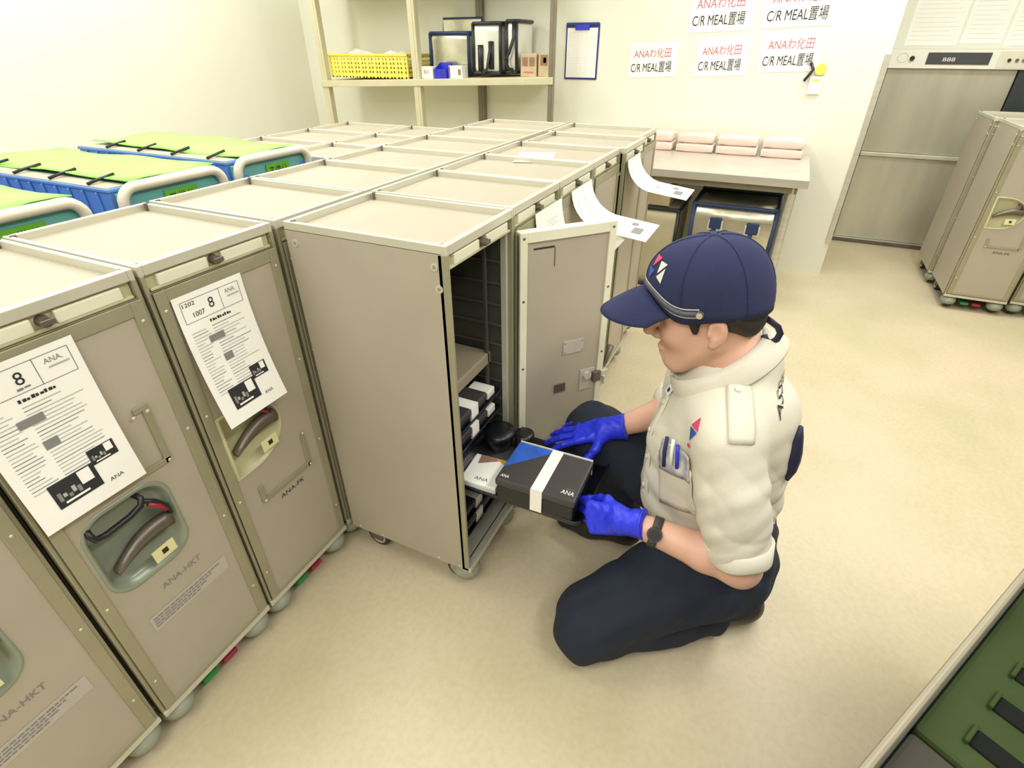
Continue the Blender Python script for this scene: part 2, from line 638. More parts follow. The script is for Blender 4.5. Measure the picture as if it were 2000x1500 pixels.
def build_cart(name, label, group, style='round', detail=True, open_cart=False):
    root = thing(name, label, 'meal cart', group=group)
    t = 0.007
    for x0 in (0.0, CW - t):
        s = MB()
        s.box(x0, x0 + t, 0.012, CD, 0.082, 1.014, PANEL)
        ox = x0 if x0 == 0 else x0 + t
        nx = -1 if x0 == 0 else 1
        for yy, zz in ((0.03, 0.985), (0.39, 0.985), (0.022, 0.94)):
            s.cyl((ox, yy, zz), (ox + nx * 0.002, yy, zz), 0.0085, FRAME, 14)
            s.cyl((ox + nx * 0.002, yy, zz), (ox + nx * 0.0028, yy, zz), 0.004, DFRAME, 8)
        for yy in (0.03, 0.10, 0.30, 0.385):
            s.dome((ox, yy, 0.092), 0.004, (nx, 0, 0), FRAME, 8)
        s.build('side_panel', root, 0.002)
    MB().box(t, CW - t, CD - t, CD, 0.082, 1.014, PANEL).build('back_panel', root)
    MB().box(0.006, CW - 0.006, 0.03, CD - 0.006, 1.002, 1.014, TOPP).build('top_panel', root)
    r = MB()
    h0, h1, w = 1.010, CH, 0.0105
    r.box(0.0, w, 0.0, CD, h0, h1, FRAME)
    r.box(CW - w, CW, 0.0, CD, h0, h1, FRAME)
    r.box(w, CW - w, CD - w, CD, h0, h1, FRAME)
    r.box(w, CW - w, 0.0, 0.014, h0, h1, FRAME)
    r.box(0.022, CW - 0.022, 0.030, 0.036, 1.014, 1.0175, FRAME)
    for xx in (0.004, CW - 0.016):
        for yy in (0.016, CD - 0.024):
            r.box(xx, xx + 0.012, yy, yy + 0.006, 1.012, 1.0325, LATCH if yy > 0.2 else FRAME)
    r.build('top_rim', root, 0.003)
    f = MB()
    f.box(0.0, 0.0085, -0.001, 0.022, 0.082, 1.012, DFRAME)
    f.box(CW - 0.0085, CW, -0.001, 0.022, 0.082, 1.012, DFRAME)
    f.box(0.0, CW, -0.006, 0.02, 0.078, 0.094, FRAME)
    f.build('front_frame', root, 0.002)
    b = MB()
    b.box(0.004, CW - 0.004, 0.015, CD - 0.004, 0.078, 0.094, FRAME if open_cart else DARK)  # shade under the closed carts is put into the base colour
    b.build('base', root)
    hd = MB()
    hd.box(0.009, CW - 0.009, 0.010, 0.03, 0.978, 1.0115, OLIVE)
    hd.box(0.03, 0.135, 0.001, 0.014, 0.984, 1.006, CREAM)
    hd.box(0.168, CW - 0.03, 0.001, 0.014, 0.984, 1.006, CREAM)
    hd.box(0.012, CW - 0.012, 0.002, 0.016, 0.979, 0.985, OLIVE)
    hd = hd.build('header', root, 0.002)
    kb = MB()
    kb.cyl((0.1515, 0.012, 0.996), (0.1515, -0.008, 0.996), 0.010, LATCH, 14, 0.008)
    kb.box(0.141, 0.162, -0.012, -0.007, 0.992, 1.001, LATCH)
    kb.build('knob', hd, 0.001)
    for x in (0.038, CW - 0.038):
        caster(root, x, 0.036)
        caster(root, x, CD - 0.07, False)
    if not open_cart:
        for i, (x, m) in enumerate(((0.118, GREEN), (0.176, RED))):
            p = MB()
            p.box(x - 0.02, x + 0.02, 0.008, 0.06, 0.034, 0.05, m)
            p.box(x - 0.008, x + 0.008, 0.05, 0.12, 0.045, 0.08, BLACK)
            p.build('pedal', root, 0.003)
        door_mesh_set(root, style, detail=detail)
    return root


cart_b = build_cart('meal_cart', 'beige meal cart with a black bar handle and large menu sheet, second from left', 'meal carts of the near row', 'round')
cart_b.location = (-0.617, 0.0, 0)
cart_a = copy_tree(cart_b)
cart_a.location = (-0.928, 0.004, 0)
cart_a['label'] = 'beige meal cart cut off at the left edge, only its lower door corner showing'
cart_c = build_cart('meal_cart', 'beige meal cart with a cream half-round handle cup, directly left of the open cart', 'meal carts of the near row', 'half')
cart_c.location = (-0.3075, 0.0, 0)

# closed carts behind and to the right of the open cart
proto = build_cart('meal_cart', 'closed beige meal cart directly right of the open cart, behind its open door', 'closed meal carts beyond the open cart', 'half', detail=False)
proto.location = (0.325, -0.428, 0)
lb2 = ['closed beige meal cart in front row, second right of the open cart',
       'closed beige meal cart in front row, third right of the open cart',
       'closed beige meal cart standing slightly forward, fourth right of the open cart',
       'closed beige meal cart at the far end of front row, beside the steel table']
for i, l in enumerate(lb2):
    c = copy_tree(proto)
    c.location = (0.635 + 0.31 * i, -0.428 - (0.022 if i == 2 else 0.0), 0)
    c['label'] = l
for i in range(6):
    c = copy_tree(proto)
    c.location = (0.008 + 0.31 * i, 0.004, 0)
    c['label'] = 'closed beige meal cart in second row from front, %s' % (
        'directly behind the open cart', 'one place right of the open cart', 'two places right of the open cart', 'three places right of the open cart', 'four places right of the open cart', 'last before the shelf')[i]
for j in range(2):
    for i in range(3):
        c = copy_tree(proto)
        c.location = (0.86 + 0.31 * i, 0.455 + 0.43 * j, 0)
        c.scale = (1, 1, 0.955)
        c['label'] = 'lower beige meal cart in %s row, %s' % (('third', 'rearmost')[j], ('nearest the green-topped trolleys', 'middle of three', 'nearest the shelf posts')[i])

# right-hand carts by the steel lift, facing the camera
cr = build_cart('meal_cart', 'beige meal cart at the right edge, front of the pair by the steel doors', 'meal carts by the lift', 'half')
cr.scale = (1, 0.95, 0.965)
cr.rotation_euler = (0, 0, -PI / 2)
cr.location = (2.955, -2.04, 0)
c2 = copy_tree(cr)
c2.location = (3.37, -2.02, 0)
c2['label'] = 'beige meal cart nearest the steel doors, behind the cart at right edge'
c3 = copy_tree(cr)
c3.location = (2.985, -2.365, 0)
c3['label'] = 'beige meal cart cut off by the right edge of the photo, beside the front one'

# ------------------------------------------------------------------ the open cart
OX, OY = 0.013, -0.432
oc = build_cart('open_meal_cart', 'beige meal cart with its door open, trays inside, the kneeling person in front of it', 'meal carts of the near row', open_cart=True)
oc.location = (OX, OY, 0)
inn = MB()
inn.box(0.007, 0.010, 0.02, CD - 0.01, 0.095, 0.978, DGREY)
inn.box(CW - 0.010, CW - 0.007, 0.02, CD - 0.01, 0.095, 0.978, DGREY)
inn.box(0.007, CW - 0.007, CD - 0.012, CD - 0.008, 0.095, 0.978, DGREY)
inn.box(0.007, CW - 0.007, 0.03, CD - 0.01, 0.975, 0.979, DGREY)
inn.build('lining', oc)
for k in range(14):
    z = 0.145 + k * 0.058
    for xa, xb in ((0.010, 0.0165), (CW - 0.0165, CW - 0.010)):
        MB().box(xa, xb, 0.03, CD - 0.012, z, z + 0.004, LATCH).build('tray_runner', oc)
sg = MB()
sg.box(0.288, 0.297, 0.012, 0.03, 0.094, 0.978, FRAME)
sg.box(0.2655, 0.2755, 0.06, 0.07, 0.094, 0.978, DGREY)
sg.build('door_gasket', oc, 0.002)
# open door: hinge on the front right edge
dr = bpy.data.objects.new('open_door', None)
COL.objects.link(dr)
dr.parent = oc
dr.location = (CW + 0.006, -0.006, 0)
dr.rotation_euler = (0, 0, math.radians(-41 + 180))
d = MB()
DWW = 0.272
d.box(-DWW, 0, -0.004, 0.016, 0.105, 0.972, PANEL)
dm = d.build('door', dr, 0.002)
fr = MB()
for (a, b2, z0, z1) in ((-DWW, -DWW + 0.02, 0.1, 0.976), (-0.02, 0.0, 0.1, 0.976), (-DWW + 0.02, -0.02, 0.95, 0.976), (-DWW + 0.02, -0.02, 0.1, 0.122)):
    fr.box(a, b2, -0.008, 0.021, z0, z1, CREAM)
for zz in (0.2, 0.4, 0.6, 0.8, 0.962):
    for xx in (-DWW + 0.01, -0.01):
        fr.dome((xx, 0.021, zz), 0.004, (0, 1, 0), LATCH, 8)
fr.build('door_frame', dr, 0.002)
pl = MB()
pl.box(-0.20, -0.135, 0.016, 0.019, 0.615, 0.655, LILAC)
for xx in (-0.195, -0.140):
    for zz in (0.62, 0.65):
        pl.dome((xx, 0.019, zz), 0.0022, (0, 1, 0), LATCH, 6)
pl.build('plate', dr)
pl = MB()
pl.box(-0.148, -0.112, 0.016, 0.020, 0.492, 0.520, LATCH)
pl.build('plate', dr, 0.001)
lk = MB()
lk.box(-0.245, -0.196, 0.016, 0.019, 0.478, 0.55, LILAC)
lk.cyl((-0.218, 0.019, 0.53), (-0.218, 0.028, 0.53), 0.012, FRAME, 14)
lk.box(-0.262, -0.235, 0.019, 0.03, 0.505, 0.538, LATCH)
lk.box(-0.29, -0.262, 0.010, 0.022, 0.51, 0.532, FRAME)
lk.cyl((-0.275, 0.026, 0.49), (-0.275, 0.026, 0.516), 0.005, FRAME, 8)
lk.build('lock', dr, 0.0015)
sl = MB()
sl.box(-0.095, -0.038, 0.0162, 0.0172, 0.93, 0.934, INK)
sl.box(-0.098, -0.096, 0.0162, 0.0172, 0.88, 0.93, LATCH)
sl.build('slot', dr)
hn = MB()
hn.tube([(-DWW + 0.004, -0.012, 0.50), (-DWW - 0.035, -0.018, 0.535), (-DWW - 0.05, -0.022, 0.585)], [0.004, 0.007, 0.011], LATCH, 8)
hn.build('handle', dr)


# ------------------------------------------------------------------ trays and meal boxes
def tray_mesh(mb, w, dp, m, h=0.014):
    pts = lambda s, z: [(p[0] * 1, p[1] * 1, z) for p in rrect(-w / 2 + s, w / 2 - s, -dp / 2 + s, dp / 2 - s, 0.018)]
    rg = [pts(0.006, 0.0), pts(0.0, h), pts(0.003, h + 0.001), pts(0.009, 0.004)]
    mb.rings(rg, m, True, True)


def mealbox(root, x0, x1, y0, y1, z0, z1):
    a = MB()
    a.box(x0 + 0.003, x1 - 0.003, y0 + 0.003, y1 - 0.003, z0, z1 - 0.02, TRAYB)
    a.build('base', root, 0.006)
    l = MB()
    l.box(x0, x1, y0, y1, z1 - 0.022, z1, BOXD)
    l = l.build('lid', root, 0.005)
    return l


levels = [(0.522, 'uppermost black tray still inside the open cart'), (0.464, 'black tray inside the open cart just under the uppermost'),
          (0.2075, 'black tray low inside the open cart, below the pulled-out one'), (0.1495, 'lowest black tray inside the open cart')]
for i, (z, l) in enumerate(levels):
    tr = MB()
    tray_mesh(tr, 0.266, 0.36, TRAYB)
    o = tr.build('serving_tray')
    o.location = (OX + CW / 2, OY + 0.205, z)
    tag(o, l, 'tray', 'black trays in the open cart')
    bx = thing('meal_box', 'black banded meal box on %s' % l.replace(' still', '').replace('the open cart', 'open cart'), 'meal box', (OX + CW / 2, OY + 0.205, z + 0.0045), 0, 'black meal boxes in the open cart')
    mealbox(bx, -0.10, 0.055, -0.172, 0.04, 0, 0.040)
    bnd = MB()
    bnd.box(-0.035, 0.0, -0.1735, 0.0415, 0.001, 0.0412, PAPER)
    bnd.build('paper_band', bx)
    cd = MB()
    cd.box(-0.02, 0.022, -0.0004, 0.0004, 0, 0.03, PAPER)
    cd = MB()
    cd.box(0.07, 0.112, -0.165, -0.10, 0, 0.024, WHITE)
    o = cd.build('cutlery_packet', None, 0.003)
    o.location = (OX + CW / 2, OY + 0.205, z + 0.0045)
    tag(o, 'small white packet on %s' % l.replace(' still', '').replace('the open cart', 'open cart'), 'packet', 'white packets in the open cart')
# pale box on the upper runner
o = MB().box(0.02, CW - 0.02, 0.06, 0.36, 0.613, 0.648, mat('drawer_tan', (150, 140, 116), 0.5)).build('flat_drawer', None, 0.004)
o.location = (OX, OY, 0)
tag(o, 'pale flat drawer lying inside the open cart above the trays', 'drawer')

TX, TY, TZ = 0.168, -0.545, 0.374
tr = MB()
tray_mesh(tr, 0.262, 0.385, TRAYB, 0.017)
o = tr.build('serving_tray')
o.location = (TX, TY, TZ)
tag(o, 'black serving tray pulled half out of the open cart, held in blue gloves', 'tray', 'black trays in the open cart')
TB = TZ + 0.0045
bx = thing('meal_box', 'large black boxed meal with blue corner and white band on the pulled-out tray', 'meal box', (0.1135, -0.614, TB), 0.02, 'black meal boxes in the open cart')
lid = mealbox(bx, -0.079, 0.079, -0.103, 0.103, 0, 0.078)
fn = lambda u, v: (u, v, 0.0784)
a = MB()
a.add([fn(-0.03, 0.1), fn(0.076, 0.1), fn(0.076, -0.005)], [(0, 2, 1)], BOXB)
a.build('blue_corner', lid)
a = MB()
a.box(-0.0805, 0.0805, -0.022, 0.008, 0.0785, 0.0797, PAPER)
a.box(-0.0808, -0.0796, -0.022, 0.008, 0.012, 0.0797, PAPER)
a.box(0.0796, 0.0808, -0.022, 0.008, 0.012, 0.0797, PAPER)
a.build('paper_band', bx)
a = MB()
a.box(0.0795, 0.0815, -0.1, 0.1, 0.03, 0.0795, WHITE)
a.build('white_sleeve', bx)
a = MB()
fr_ = lambda u, v: (v, -u, 0.0788)
put_text(a, 'ANA', -0.094, -0.072, -0.066, -0.056, fr_, PAPER)
put_text(a, 'ANA', 0.062, 0.094, -0.062, -0.048, fr_, PAPER)
put_rect(a, 0.07, 0.092, -0.044, -0.0425, fr_, INKG)
a.build('lettering', bx)
# white box
wbx = thing('paper_box', 'flat white printed box at the inner near end of the pulled-out tray', 'box', (0.108, -0.438, TB), 0.06)
MB().box(-0.060, 0.05, -0.062, 0.04, 0, 0.022, PAPER).build('body', wbx, 0.002)
a = MB()
fr_ = lambda u, v: (v, -u, 0.0224)
put_text(a, 'ANA', -0.005, 0.033, -0.046, -0.034, fr_, INKB)
a.build('lettering', wbx)
a = MB()
a.add([(0.012, 0.02, 0.0224), (0.048, -0.045, 0.0224), (0.048, 0.025, 0.0224)], [(0, 1, 2)], CARTONB)
a.add([(0.03, -0.05, 0.0226), (0.049, -0.06, 0.0226), (0.049, -0.015, 0.0226)], [(0, 1, 2)], mat('gold_print', (206, 160, 66), 0.5))
a.build('picture', wbx)
for i, (x, y, l) in enumerate(((0.235, -0.425, 'black lidded bowl at the far inner end of the pulled-out tray'), (0.262, -0.49, 'black cup on the pulled-out tray near the right glove'))):
    r0 = 0.044 if i == 0 else 0.028
    hh = 0.06 if i == 0 else 0.05
    rg = [[(r * math.cos(2 * PI * k / 24), r * math.sin(2 * PI * k / 24), z) for k in range(24)] for r, z in ((r0 * 0.7, 0), (r0 * 0.95, hh * 0.6), (r0, hh * 0.8), (r0 * 1.04, hh * 0.82), (r0 * 1.0, hh * 0.95), (r0 * 0.5, hh))]
    b = thing('bowl' if i == 0 else 'cup', l, 'bowl' if i == 0 else 'cup', (x, y, TB))
    MB().rings(rg[:4], TRAYB, True, True).build('body', b)
    MB().rings(rg[3:], TRAYB, False, True).build('lid', b)

# ------------------------------------------------------------------ printed sheets
def sheet(name, label, cat, F, w, h, n=14, group=None, m=PAPER):
    """F(u, v, off): sheet point, v from the bottom edge, off lifts along the printed side"""
    mb = MB()
    pts, f = [], []
    for off in (0.0, -0.0006):
        for j in range(n + 1):
            for i in range(5):
                pts.append(F(w * i / 4, h * j / n, off))
    K = 5 * (n + 1)
    for j in range(n):
        for i in range(4):
            a = j * 5 + i
            f.append((a, a + 1, a + 6, a + 5))
            f.append((K + a, K + a + 5, K + a + 6, K + a + 1))
    mb.add(pts, f, m, True)
    o = mb.build(name)
    return tag(o, label, cat, group)


def menu_print(par, F, w, h, big=True):
    fn = lambda u, v: F(u, v, 0.0006)
    fn2 = lambda u, v: F(u, v, 0.0009)
    a = MB()
    bt = 0.0008
    m = 0.012
    y1, y0 = h - 0.012, h - 0.056
    for (u0, u1, v0, v1) in ((m, w - m, y1 - bt, y1), (m, w - m, y0, y0 + bt), (m, m + bt, y0, y1), (w - m - bt, w - m, y0, y1), (w * 0.62, w * 0.62 + bt, y0, y1)):
        put_rect(a, u0, u1, v0, v1, fn, INK, 4)
    put_text(a, '8', w * 0.44, w * 0.44 + 0.012, y0 + 0.013, y0 + 0.034, fn, INK)
    if not big:
        put_text(a, '1202', m + 0.004, m + 0.03, y1 - 0.012, y1 - 0.004, fn, INK)
        put_text(a, '1007', m + 0.02, m + 0.045, y0 + 0.008, y0 + 0.018, fn, INK)
    else:
        put_rect(a, w * 0.42, w * 0.47, y0 + 0.005, y0 + 0.009, fn, INKG)
        put_rect(a, w * 0.48, w * 0.53, y0 + 0.006, y0 + 0.009, fn, INKG)
    put_text(a, 'ANA.', w * 0.7, w * 0.86, y1 - 0.016, y1 - 0.007, fn, INKG)
    put_rect(a, w * 0.72, w * 0.9, y1 - 0.024, y1 - 0.021, fn, INKL)
    for k in range(9):
        put_rect(a, w * (0.38 + 0.036 * k), w * (0.38 + 0.036 * k) + w * (0.022 + 0.008 * (k % 2)), y0 - 0.013, y0 - 0.007 - 0.001 * (k % 3), fn, INK)
    r = random.Random(3 if big else 5)
    for i in range(22):
        v = y0 - 0.022 - i * 0.0065
        for (ua, ub) in ((0.09, 0.34), (0.38, 0.88)):
            L = r.uniform(0.45, 1.0)
            put_rect(a, w * ua, w * (ua + (ub - ua) * L), v, v + 0.0014, fn, INKL if r.random() < 0.75 else INKG)
    a.build('print', par)
    for (ua, va, vb) in ((0.28, 0.052, 0.038), (0.37, 0.1, 0.084)):
        a = MB()
        put_rect(a, w * ua, w * 0.5, y0 - va, y0 - vb, fn2, INKG, 2)
        a.build('grey_block', par)
    for (u0, v0, k) in ((0.20, 0.028, 1.0), (0.62, 0.066, 0.62)):
        a = MB()
        ww, hh = w * 0.42 * k, 0.046 * k
        U = w * u0
        put_rect(a, U, U + ww, v0, v0 + hh, fn2, INK, 4)
        f3 = lambda u, v: F(u, v, 0.0012)
        put_rect(a, U + ww * 0.62, U + ww * 0.9, v0 + hh * 0.42, v0 + hh * 0.95, f3, PAPER, 2)
        for q in range(5):
            put_rect(a, U + ww * (0.08 + 0.105 * q), U + ww * (0.16 + 0.105 * q), v0 + hh * (0.25 + 0.1 * (q % 2)), v0 + hh * (0.6 - 0.1 * (q % 3)), f3, INKL if q % 2 else INKG)
        put_rect(a, U + ww * 0.16, U + ww * 0.7, v0 + hh * 0.1, v0 + hh * 0.18, f3, PAPER)
        a.build('tray_photo', par)
    a = MB()
    put_text(a, 'ANA', w * 0.68, w * 0.82, 0.024, 0.031, fn, INK)
    a.build('print_mark', par)


def flat_curl(x0, y, z1, h, lift, tilt=0.0):
    def F(u, v, off):
        t = 1 - v / h
        return (x0 + u + tilt * t, y - off - lift * t * t, z1 - h + v)
    return F


FB = flat_curl(-0.614, -0.0098, 0.966, 0.285, 0.022)
o = sheet('menu_sheet', 'white printed menu sheet marked 8 on the second cart from left', 'paper', FB, 0.168, 0.285, group='menu sheets on the carts')
menu_print(o, FB, 0.168, 0.285, True)
FC = flat_curl(-0.276, -0.0098, 0.957, 0.285, 0.044)
o = sheet('menu_sheet', 'white printed menu sheet curling off the cart left of the open cart', 'paper', FC, 0.157, 0.285, group='menu sheets on the carts')
menu_print(o, FC, 0.157, 0.285, False)


def arc_curl(x0, y0, z0, R, L, skew=0.0, bend=1.45):
    def F(u, v, off):
        s = L - v
        th = min(s / R, bend)
        yy = y0 - R * (1 - math.cos(th))
        zz = z0 - R * math.sin(th)
        if s > R * bend:
            e = s - R * bend
            yy -= e * math.sin(bend)
            zz -= e * math.cos(bend)
        ny, nz = -math.cos(th), math.sin(th)
        return (x0 + u + skew * s, yy + ny * off, zz + nz * off)
    return F


for (x0, y0, l, bend, R) in ((0.43, -0.44, 'white sheet hanging off the cart right behind the open door', 0.33, 0.3),
                             (0.70, -0.44, 'long white printed sheet curling out above the open door', 1.42, 0.11),
                             (1.25, -0.462, 'white printed sheet curling out toward the steel table', 1.42, 0.11)):
    F = arc_curl(x0, y0, 0.99, R, 0.29, 0.12, bend)
    o = sheet('curling_sheet', l, 'paper', F, 0.19, 0.29, group='curling sheets on the front row')
    a = MB()
    fn = lambda u, v: F(u, v, 0.0006)
    r = random.Random(int(x0 * 100))
    for i in range(20):
        v = 0.25 - i * 0.0075
        for (ua, ub) in ((0.09, 0.34), (0.38, 0.88)):
            put_rect(a, 0.19 * ua, 0.19 * (ua + (ub - ua) * r.uniform(0.3, 1)), v, v + 0.0014, fn, INKL)
    put_rect(a, 0.05, 0.11, 0.03, 0.06, fn, INKG, 3)
    put_rect(a, 0.125, 0.155, 0.055, 0.075, fn, INKG, 2)
    put_rect(a, 0.085, 0.1, 0.12, 0.132, fn, INKG, 1)
    a.build('print', o)
tgm = MB()
tgm.add([(1.14, -0.4375, 0.765), (1.24, -0.485, 0.70), (1.145, -0.4375, 0.635), (1.17, -0.4375, 0.705)], [(0, 3, 1), (3, 2, 1)], PAPER)
o = tgm.build('paper_tag')
o.modifiers.new('thickness', 'SOLIDIFY').thickness = 0.0008
tag(o, 'small folded white tag sticking out beyond the open door edge', 'tag')
# sheets lying on cart tops
for (x, y, z, rz, l) in ((1.02, -0.18, 1.0142, 0.3, 'clear sleeve with white sheet lying on a front-row cart top'), (1.22, 0.62, 0.969, 0.2, 'white sheet lying on a cart top in the third row')):
    c, s = math.cos(rz), math.sin(rz)
    F = lambda u, v, off: (x + c * (u - 0.1) - s * (v - 0.07), y + s * (u - 0.1) + c * (v - 0.07), z + 0.0008 + off + 0.10 * max(0, abs(u - 0.1) - 0.06) ** 1.3)
    sheet('loose_sheet', l, 'paper', F, 0.2, 0.13, 6)


# ------------------------------------------------------------------ blue trolleys with lime covers
def lime_trolley(x, y, label):
    t = thing('covered_trolley', label, 'trolley', (x, y, 0), 0, 'lime-covered trolleys at the left')
    W, D, H = 0.318, 0.80, 1.055
    b = MB()
    b.box(0.0, W, 0.05, D, 0.12, H - 0.018, BLUEC)
    b.box(-0.004, W + 0.004, 0.045, D + 0.004, H - 0.022, H - 0.012, BLUEC)
    for k in range(12):
        yy = 0.09 + k * 0.06
        b.box(-0.007, 0.0, yy, yy + 0.008, 0.15, H - 0.022, BLUEC)
        b.box(W, W + 0.007, yy, yy + 0.008, 0.15, H - 0.022, BLUEC)
    b.build('body', t, 0.003)
    c = MB()
    nx, ny = 6, 10
    pts, f = [], []
    for j in range(ny + 1):
        for i in range(nx + 1):
            u, v = i / nx, j / ny
            pts.append((0.05 + (W - 0.06) * u, 0.03 + (D - 0.04) * v, H - 0.002 + 0.004 * math.sin(u * 7 + v * 5 + x * 9) + 0.003 * math.cos(v * 13)))
    for j in range(ny):
        for i in range(nx):
            a = j * (nx + 1) + i
            f.append((a, a + 1, a + nx + 2, a + nx + 1))
    c.add(pts, f, LIME, True)
    o = c.build('cover', t)
    sm = o.modifiers.new('thickness', 'SOLIDIFY')
    sm.thickness = 0.003
    e = MB()
    e.box(0.0, 0.055, 0.05, D, H - 0.013, H - 0.010, TOPP)
    e.build('side_flange', t)
    for k in range(4):
        s = MB()
        yy = 0.13 + k * 0.17
        s.tube([(0.004, yy, H - 0.006), (0.04, yy + 0.006, H - 0.001), (0.085, yy + 0.016, H + 0.003)], 0.0045, BLACK, 6)
        s.build('strap', t)
    p = MB()
    p.box(0.012, W - 0.012, 0.02, 0.05, 0.14, H - 0.025, TEAL)
    p.box(0.012, 0.05, 0.0185, 0.03, 0.2, H - 0.05, BLUEC)
    p.box(W - 0.04, W - 0.012, 0.0185, 0.03, 0.2, H - 0.05, BLUEC)
    p = p.build('front_panel', t, 0.003)
    g = MB()
    g.box(0.125, 0.225, 0.0165, 0.0185, H - 0.096, H - 0.038, GTAG)
    put_text(g, '予備分', 0.135, 0.215, H - 0.090, H - 0.046, lambda u, v: (u, 0.016, v), INK)
    g.build('tag', p)
    r = MB()
    pts = [(0.006, 0.012, 0.14), (0.006, 0.012, H - 0.06)]
    for i in range(7):
        a = PI - i / 6 * PI / 2
        pts.append((0.046 + 0.04 * math.cos(a), 0.010, H - 0.05 + 0.04 * math.sin(a)))
    for i in range(7):
        a = PI / 2 - i / 6 * PI / 2
        pts.append((W - 0.046 + 0.04 * math.cos(a), 0.010, H - 0.05 + 0.04 * math.sin(a)))
    pts += [(W - 0.006, 0.012, H - 0.06), (W - 0.006, 0.012, 0.14)]
    r.tube(pts, 0.0135, PRAIL, 12)
    r.build('rail', t)
    for xx in (0.04, W - 0.04):
        for yy in (0.08, D - 0.08):
            w = MB()
            w.cyl((xx - 0.014, yy, 0.05), (xx + 0.014, yy, 0.05), 0.05, TYRE, 16)
            w.box(xx - 0.02, xx + 0.02, yy - 0.025, yy + 0.025, 0.095, 0.122, CASTER)
            w.build('caster', t)
    return t


lime_trolley(-0.405, 0.50, 'blue trolley with lime cover, cut off by the left edge')
lime_trolley(0.005, 0.52, 'blue trolley with lime cover, middle of the three')
lime_trolley(0.395, 0.555, 'blue trolley with lime cover, farthest right of the three')

# ------------------------------------------------------------------ shelf rack and what stands on it
rack = thing('shelf_rack', 'cream metal shelf rack standing against the back wall', 'shelf', (0, 0, 0))
SHF = mat('rack_paint', (206, 200, 166), 0.5, 0.1, 0.04, 10)
SHD = mat('rack_steel', (132, 124, 106), 0.5, 0.3, 0.08, 10)
zt = lambda y: 1.172 - (y - 0.47) * 0.030
for (x, y, w, m) in ((2.8, 2.33, 0.055, SHF), (2.8, 1.49, 0.055, SHF), (2.8, 0.47, 0.035, SHD), (3.2, 1.19, 0.05, SHD)):
    p = MB()
    p.box(x, x + w * 0.9, y - w * 0.5, y + w * 0.5, 0, 2.1, m)
    p.box(x - 0.004, x + 0.004, y - w * 0.18, y + w * 0.18, 0.02, 2.08, m)
    p.build('post', rack, 0.003)
for dz in (0.0, 0.62, -0.6):  # the upper board is out of view, added to cast shadow on the wall
    p = MB()
    v = []
    for (y, e) in ((2.36, 0), (0.45, 0)):
        for x in (2.79, 3.24):
            yy = y + (0.19 if (y < 1 and x > 3) else 0.0)
            v += [(x, yy, zt(y) + dz), (x, yy, zt(y) + dz - 0.042)]
    p.add(v, [(0, 2, 6, 4), (1, 5, 7, 3), (0, 4, 5, 1), (2, 3, 7, 6), (0, 1, 3, 2), (4, 6, 7, 5)], SHF)
    p.build('shelf_board', rack, 0.003)

ct = thing('yellow_crate', 'yellow perforated plastic crate at the left end of the shelf', 'crate', (0, 0, 0))
y0, y1, x0, x1 = 1.60, 2.30, 2.86, 3.17
zb = zt(1.6) + 0.002
c = MB()
c.box(x0, x1, y0, y1, zb, zb + 0.008, YELLOW)
for (a, b2) in ((0.0, 0.03), (0.045, 0.058), (0.072, 0.085), (0.099, 0.112), (0.125, 0.145)):
    c.box(x0, x0 + 0.008, y0, y1, zb + a, zb + b2, YELLOW)
    c.box(x1 - 0.008, x1, y0, y1, zb + a, zb + b2, YELLOW)
    c.box(x0, x1, y0, y0 + 0.008, zb + a, zb + b2, YELLOW)
    c.box(x0, x1, y1 - 0.008, y1, zb + a, zb + b2, YELLOW)
n = 22
for i in range(n + 1):
    y = y0 + (y1 - y0) * i / n
    wv = 0.022 if i % 2 else 0.012
    c.box(x0 - 0.001, x0 + 0.009, y - wv / 2, y + wv / 2, zb, zb + 0.14, YELLOW)
c.build('body', ct)
r = MB()
for (a, b2, e, d) in ((x0 - 0.008, x0 + 0.01, y0 - 0.008, y1 + 0.008), (x1 - 0.01, x1 + 0.008, y0 - 0.008, y1 + 0.008), (x0, x1, y0 - 0.008, y0 + 0.01), (x0, x1, y1 - 0.01, y1 + 0.008)):
    r.box(a, b2, e, d, zb + 0.138, zb + 0.152, YELLOW)
r.build('rim', ct, 0.002)


def lump(name, label, cat, loc, rad, m, seed, group=None):
    bm = bmesh.new()
    bmesh.ops.create_icosphere(bm, subdivisions=4, radius=1.0)
    rr = random.Random(seed)
    ks = [(Vector((rr.gauss(0, 1), rr.gauss(0, 1), rr.gauss(0, 1))) * 3.2, rr.uniform(0, 6)) for _ in range(14)]
    for v in bm.verts:
        q = v.co.copy()
        s = sum(abs(math.sin(k.dot(q) + ph)) for k, ph in ks) / 14
        v.co = Vector((q.x * rad[0], q.y * rad[1], q.z * rad[2])) * (0.62 + 0.6 * s)
    me = bpy.data.meshes.new(name)
    bm.to_mesh(me)
    bm.free()
    me.materials.append(m)
    o = bpy.data.objects.new(name, me)
    COL.objects.link(o)
    o.location = loc
    return tag(o, label, cat, group)


BAGP = mat('bag_plastic', (232, 228, 214), 0.3, 0, 0.12, 22)
for i, (y, z, rr_, l) in enumerate(((2.11, 0.10, (0.12, 0.14, 0.075), 'crumpled white plastic bag in the yellow crate, left one'), (1.79, 0.10, (0.12, 0.13, 0.07), 'crumpled white plastic bag in the yellow crate, right one'))):
    lump('plastic_bag', l, 'bag', (3.01, y, zb + z), rr_, BAGP, i + 4, 'plastic bags in the yellow crate')


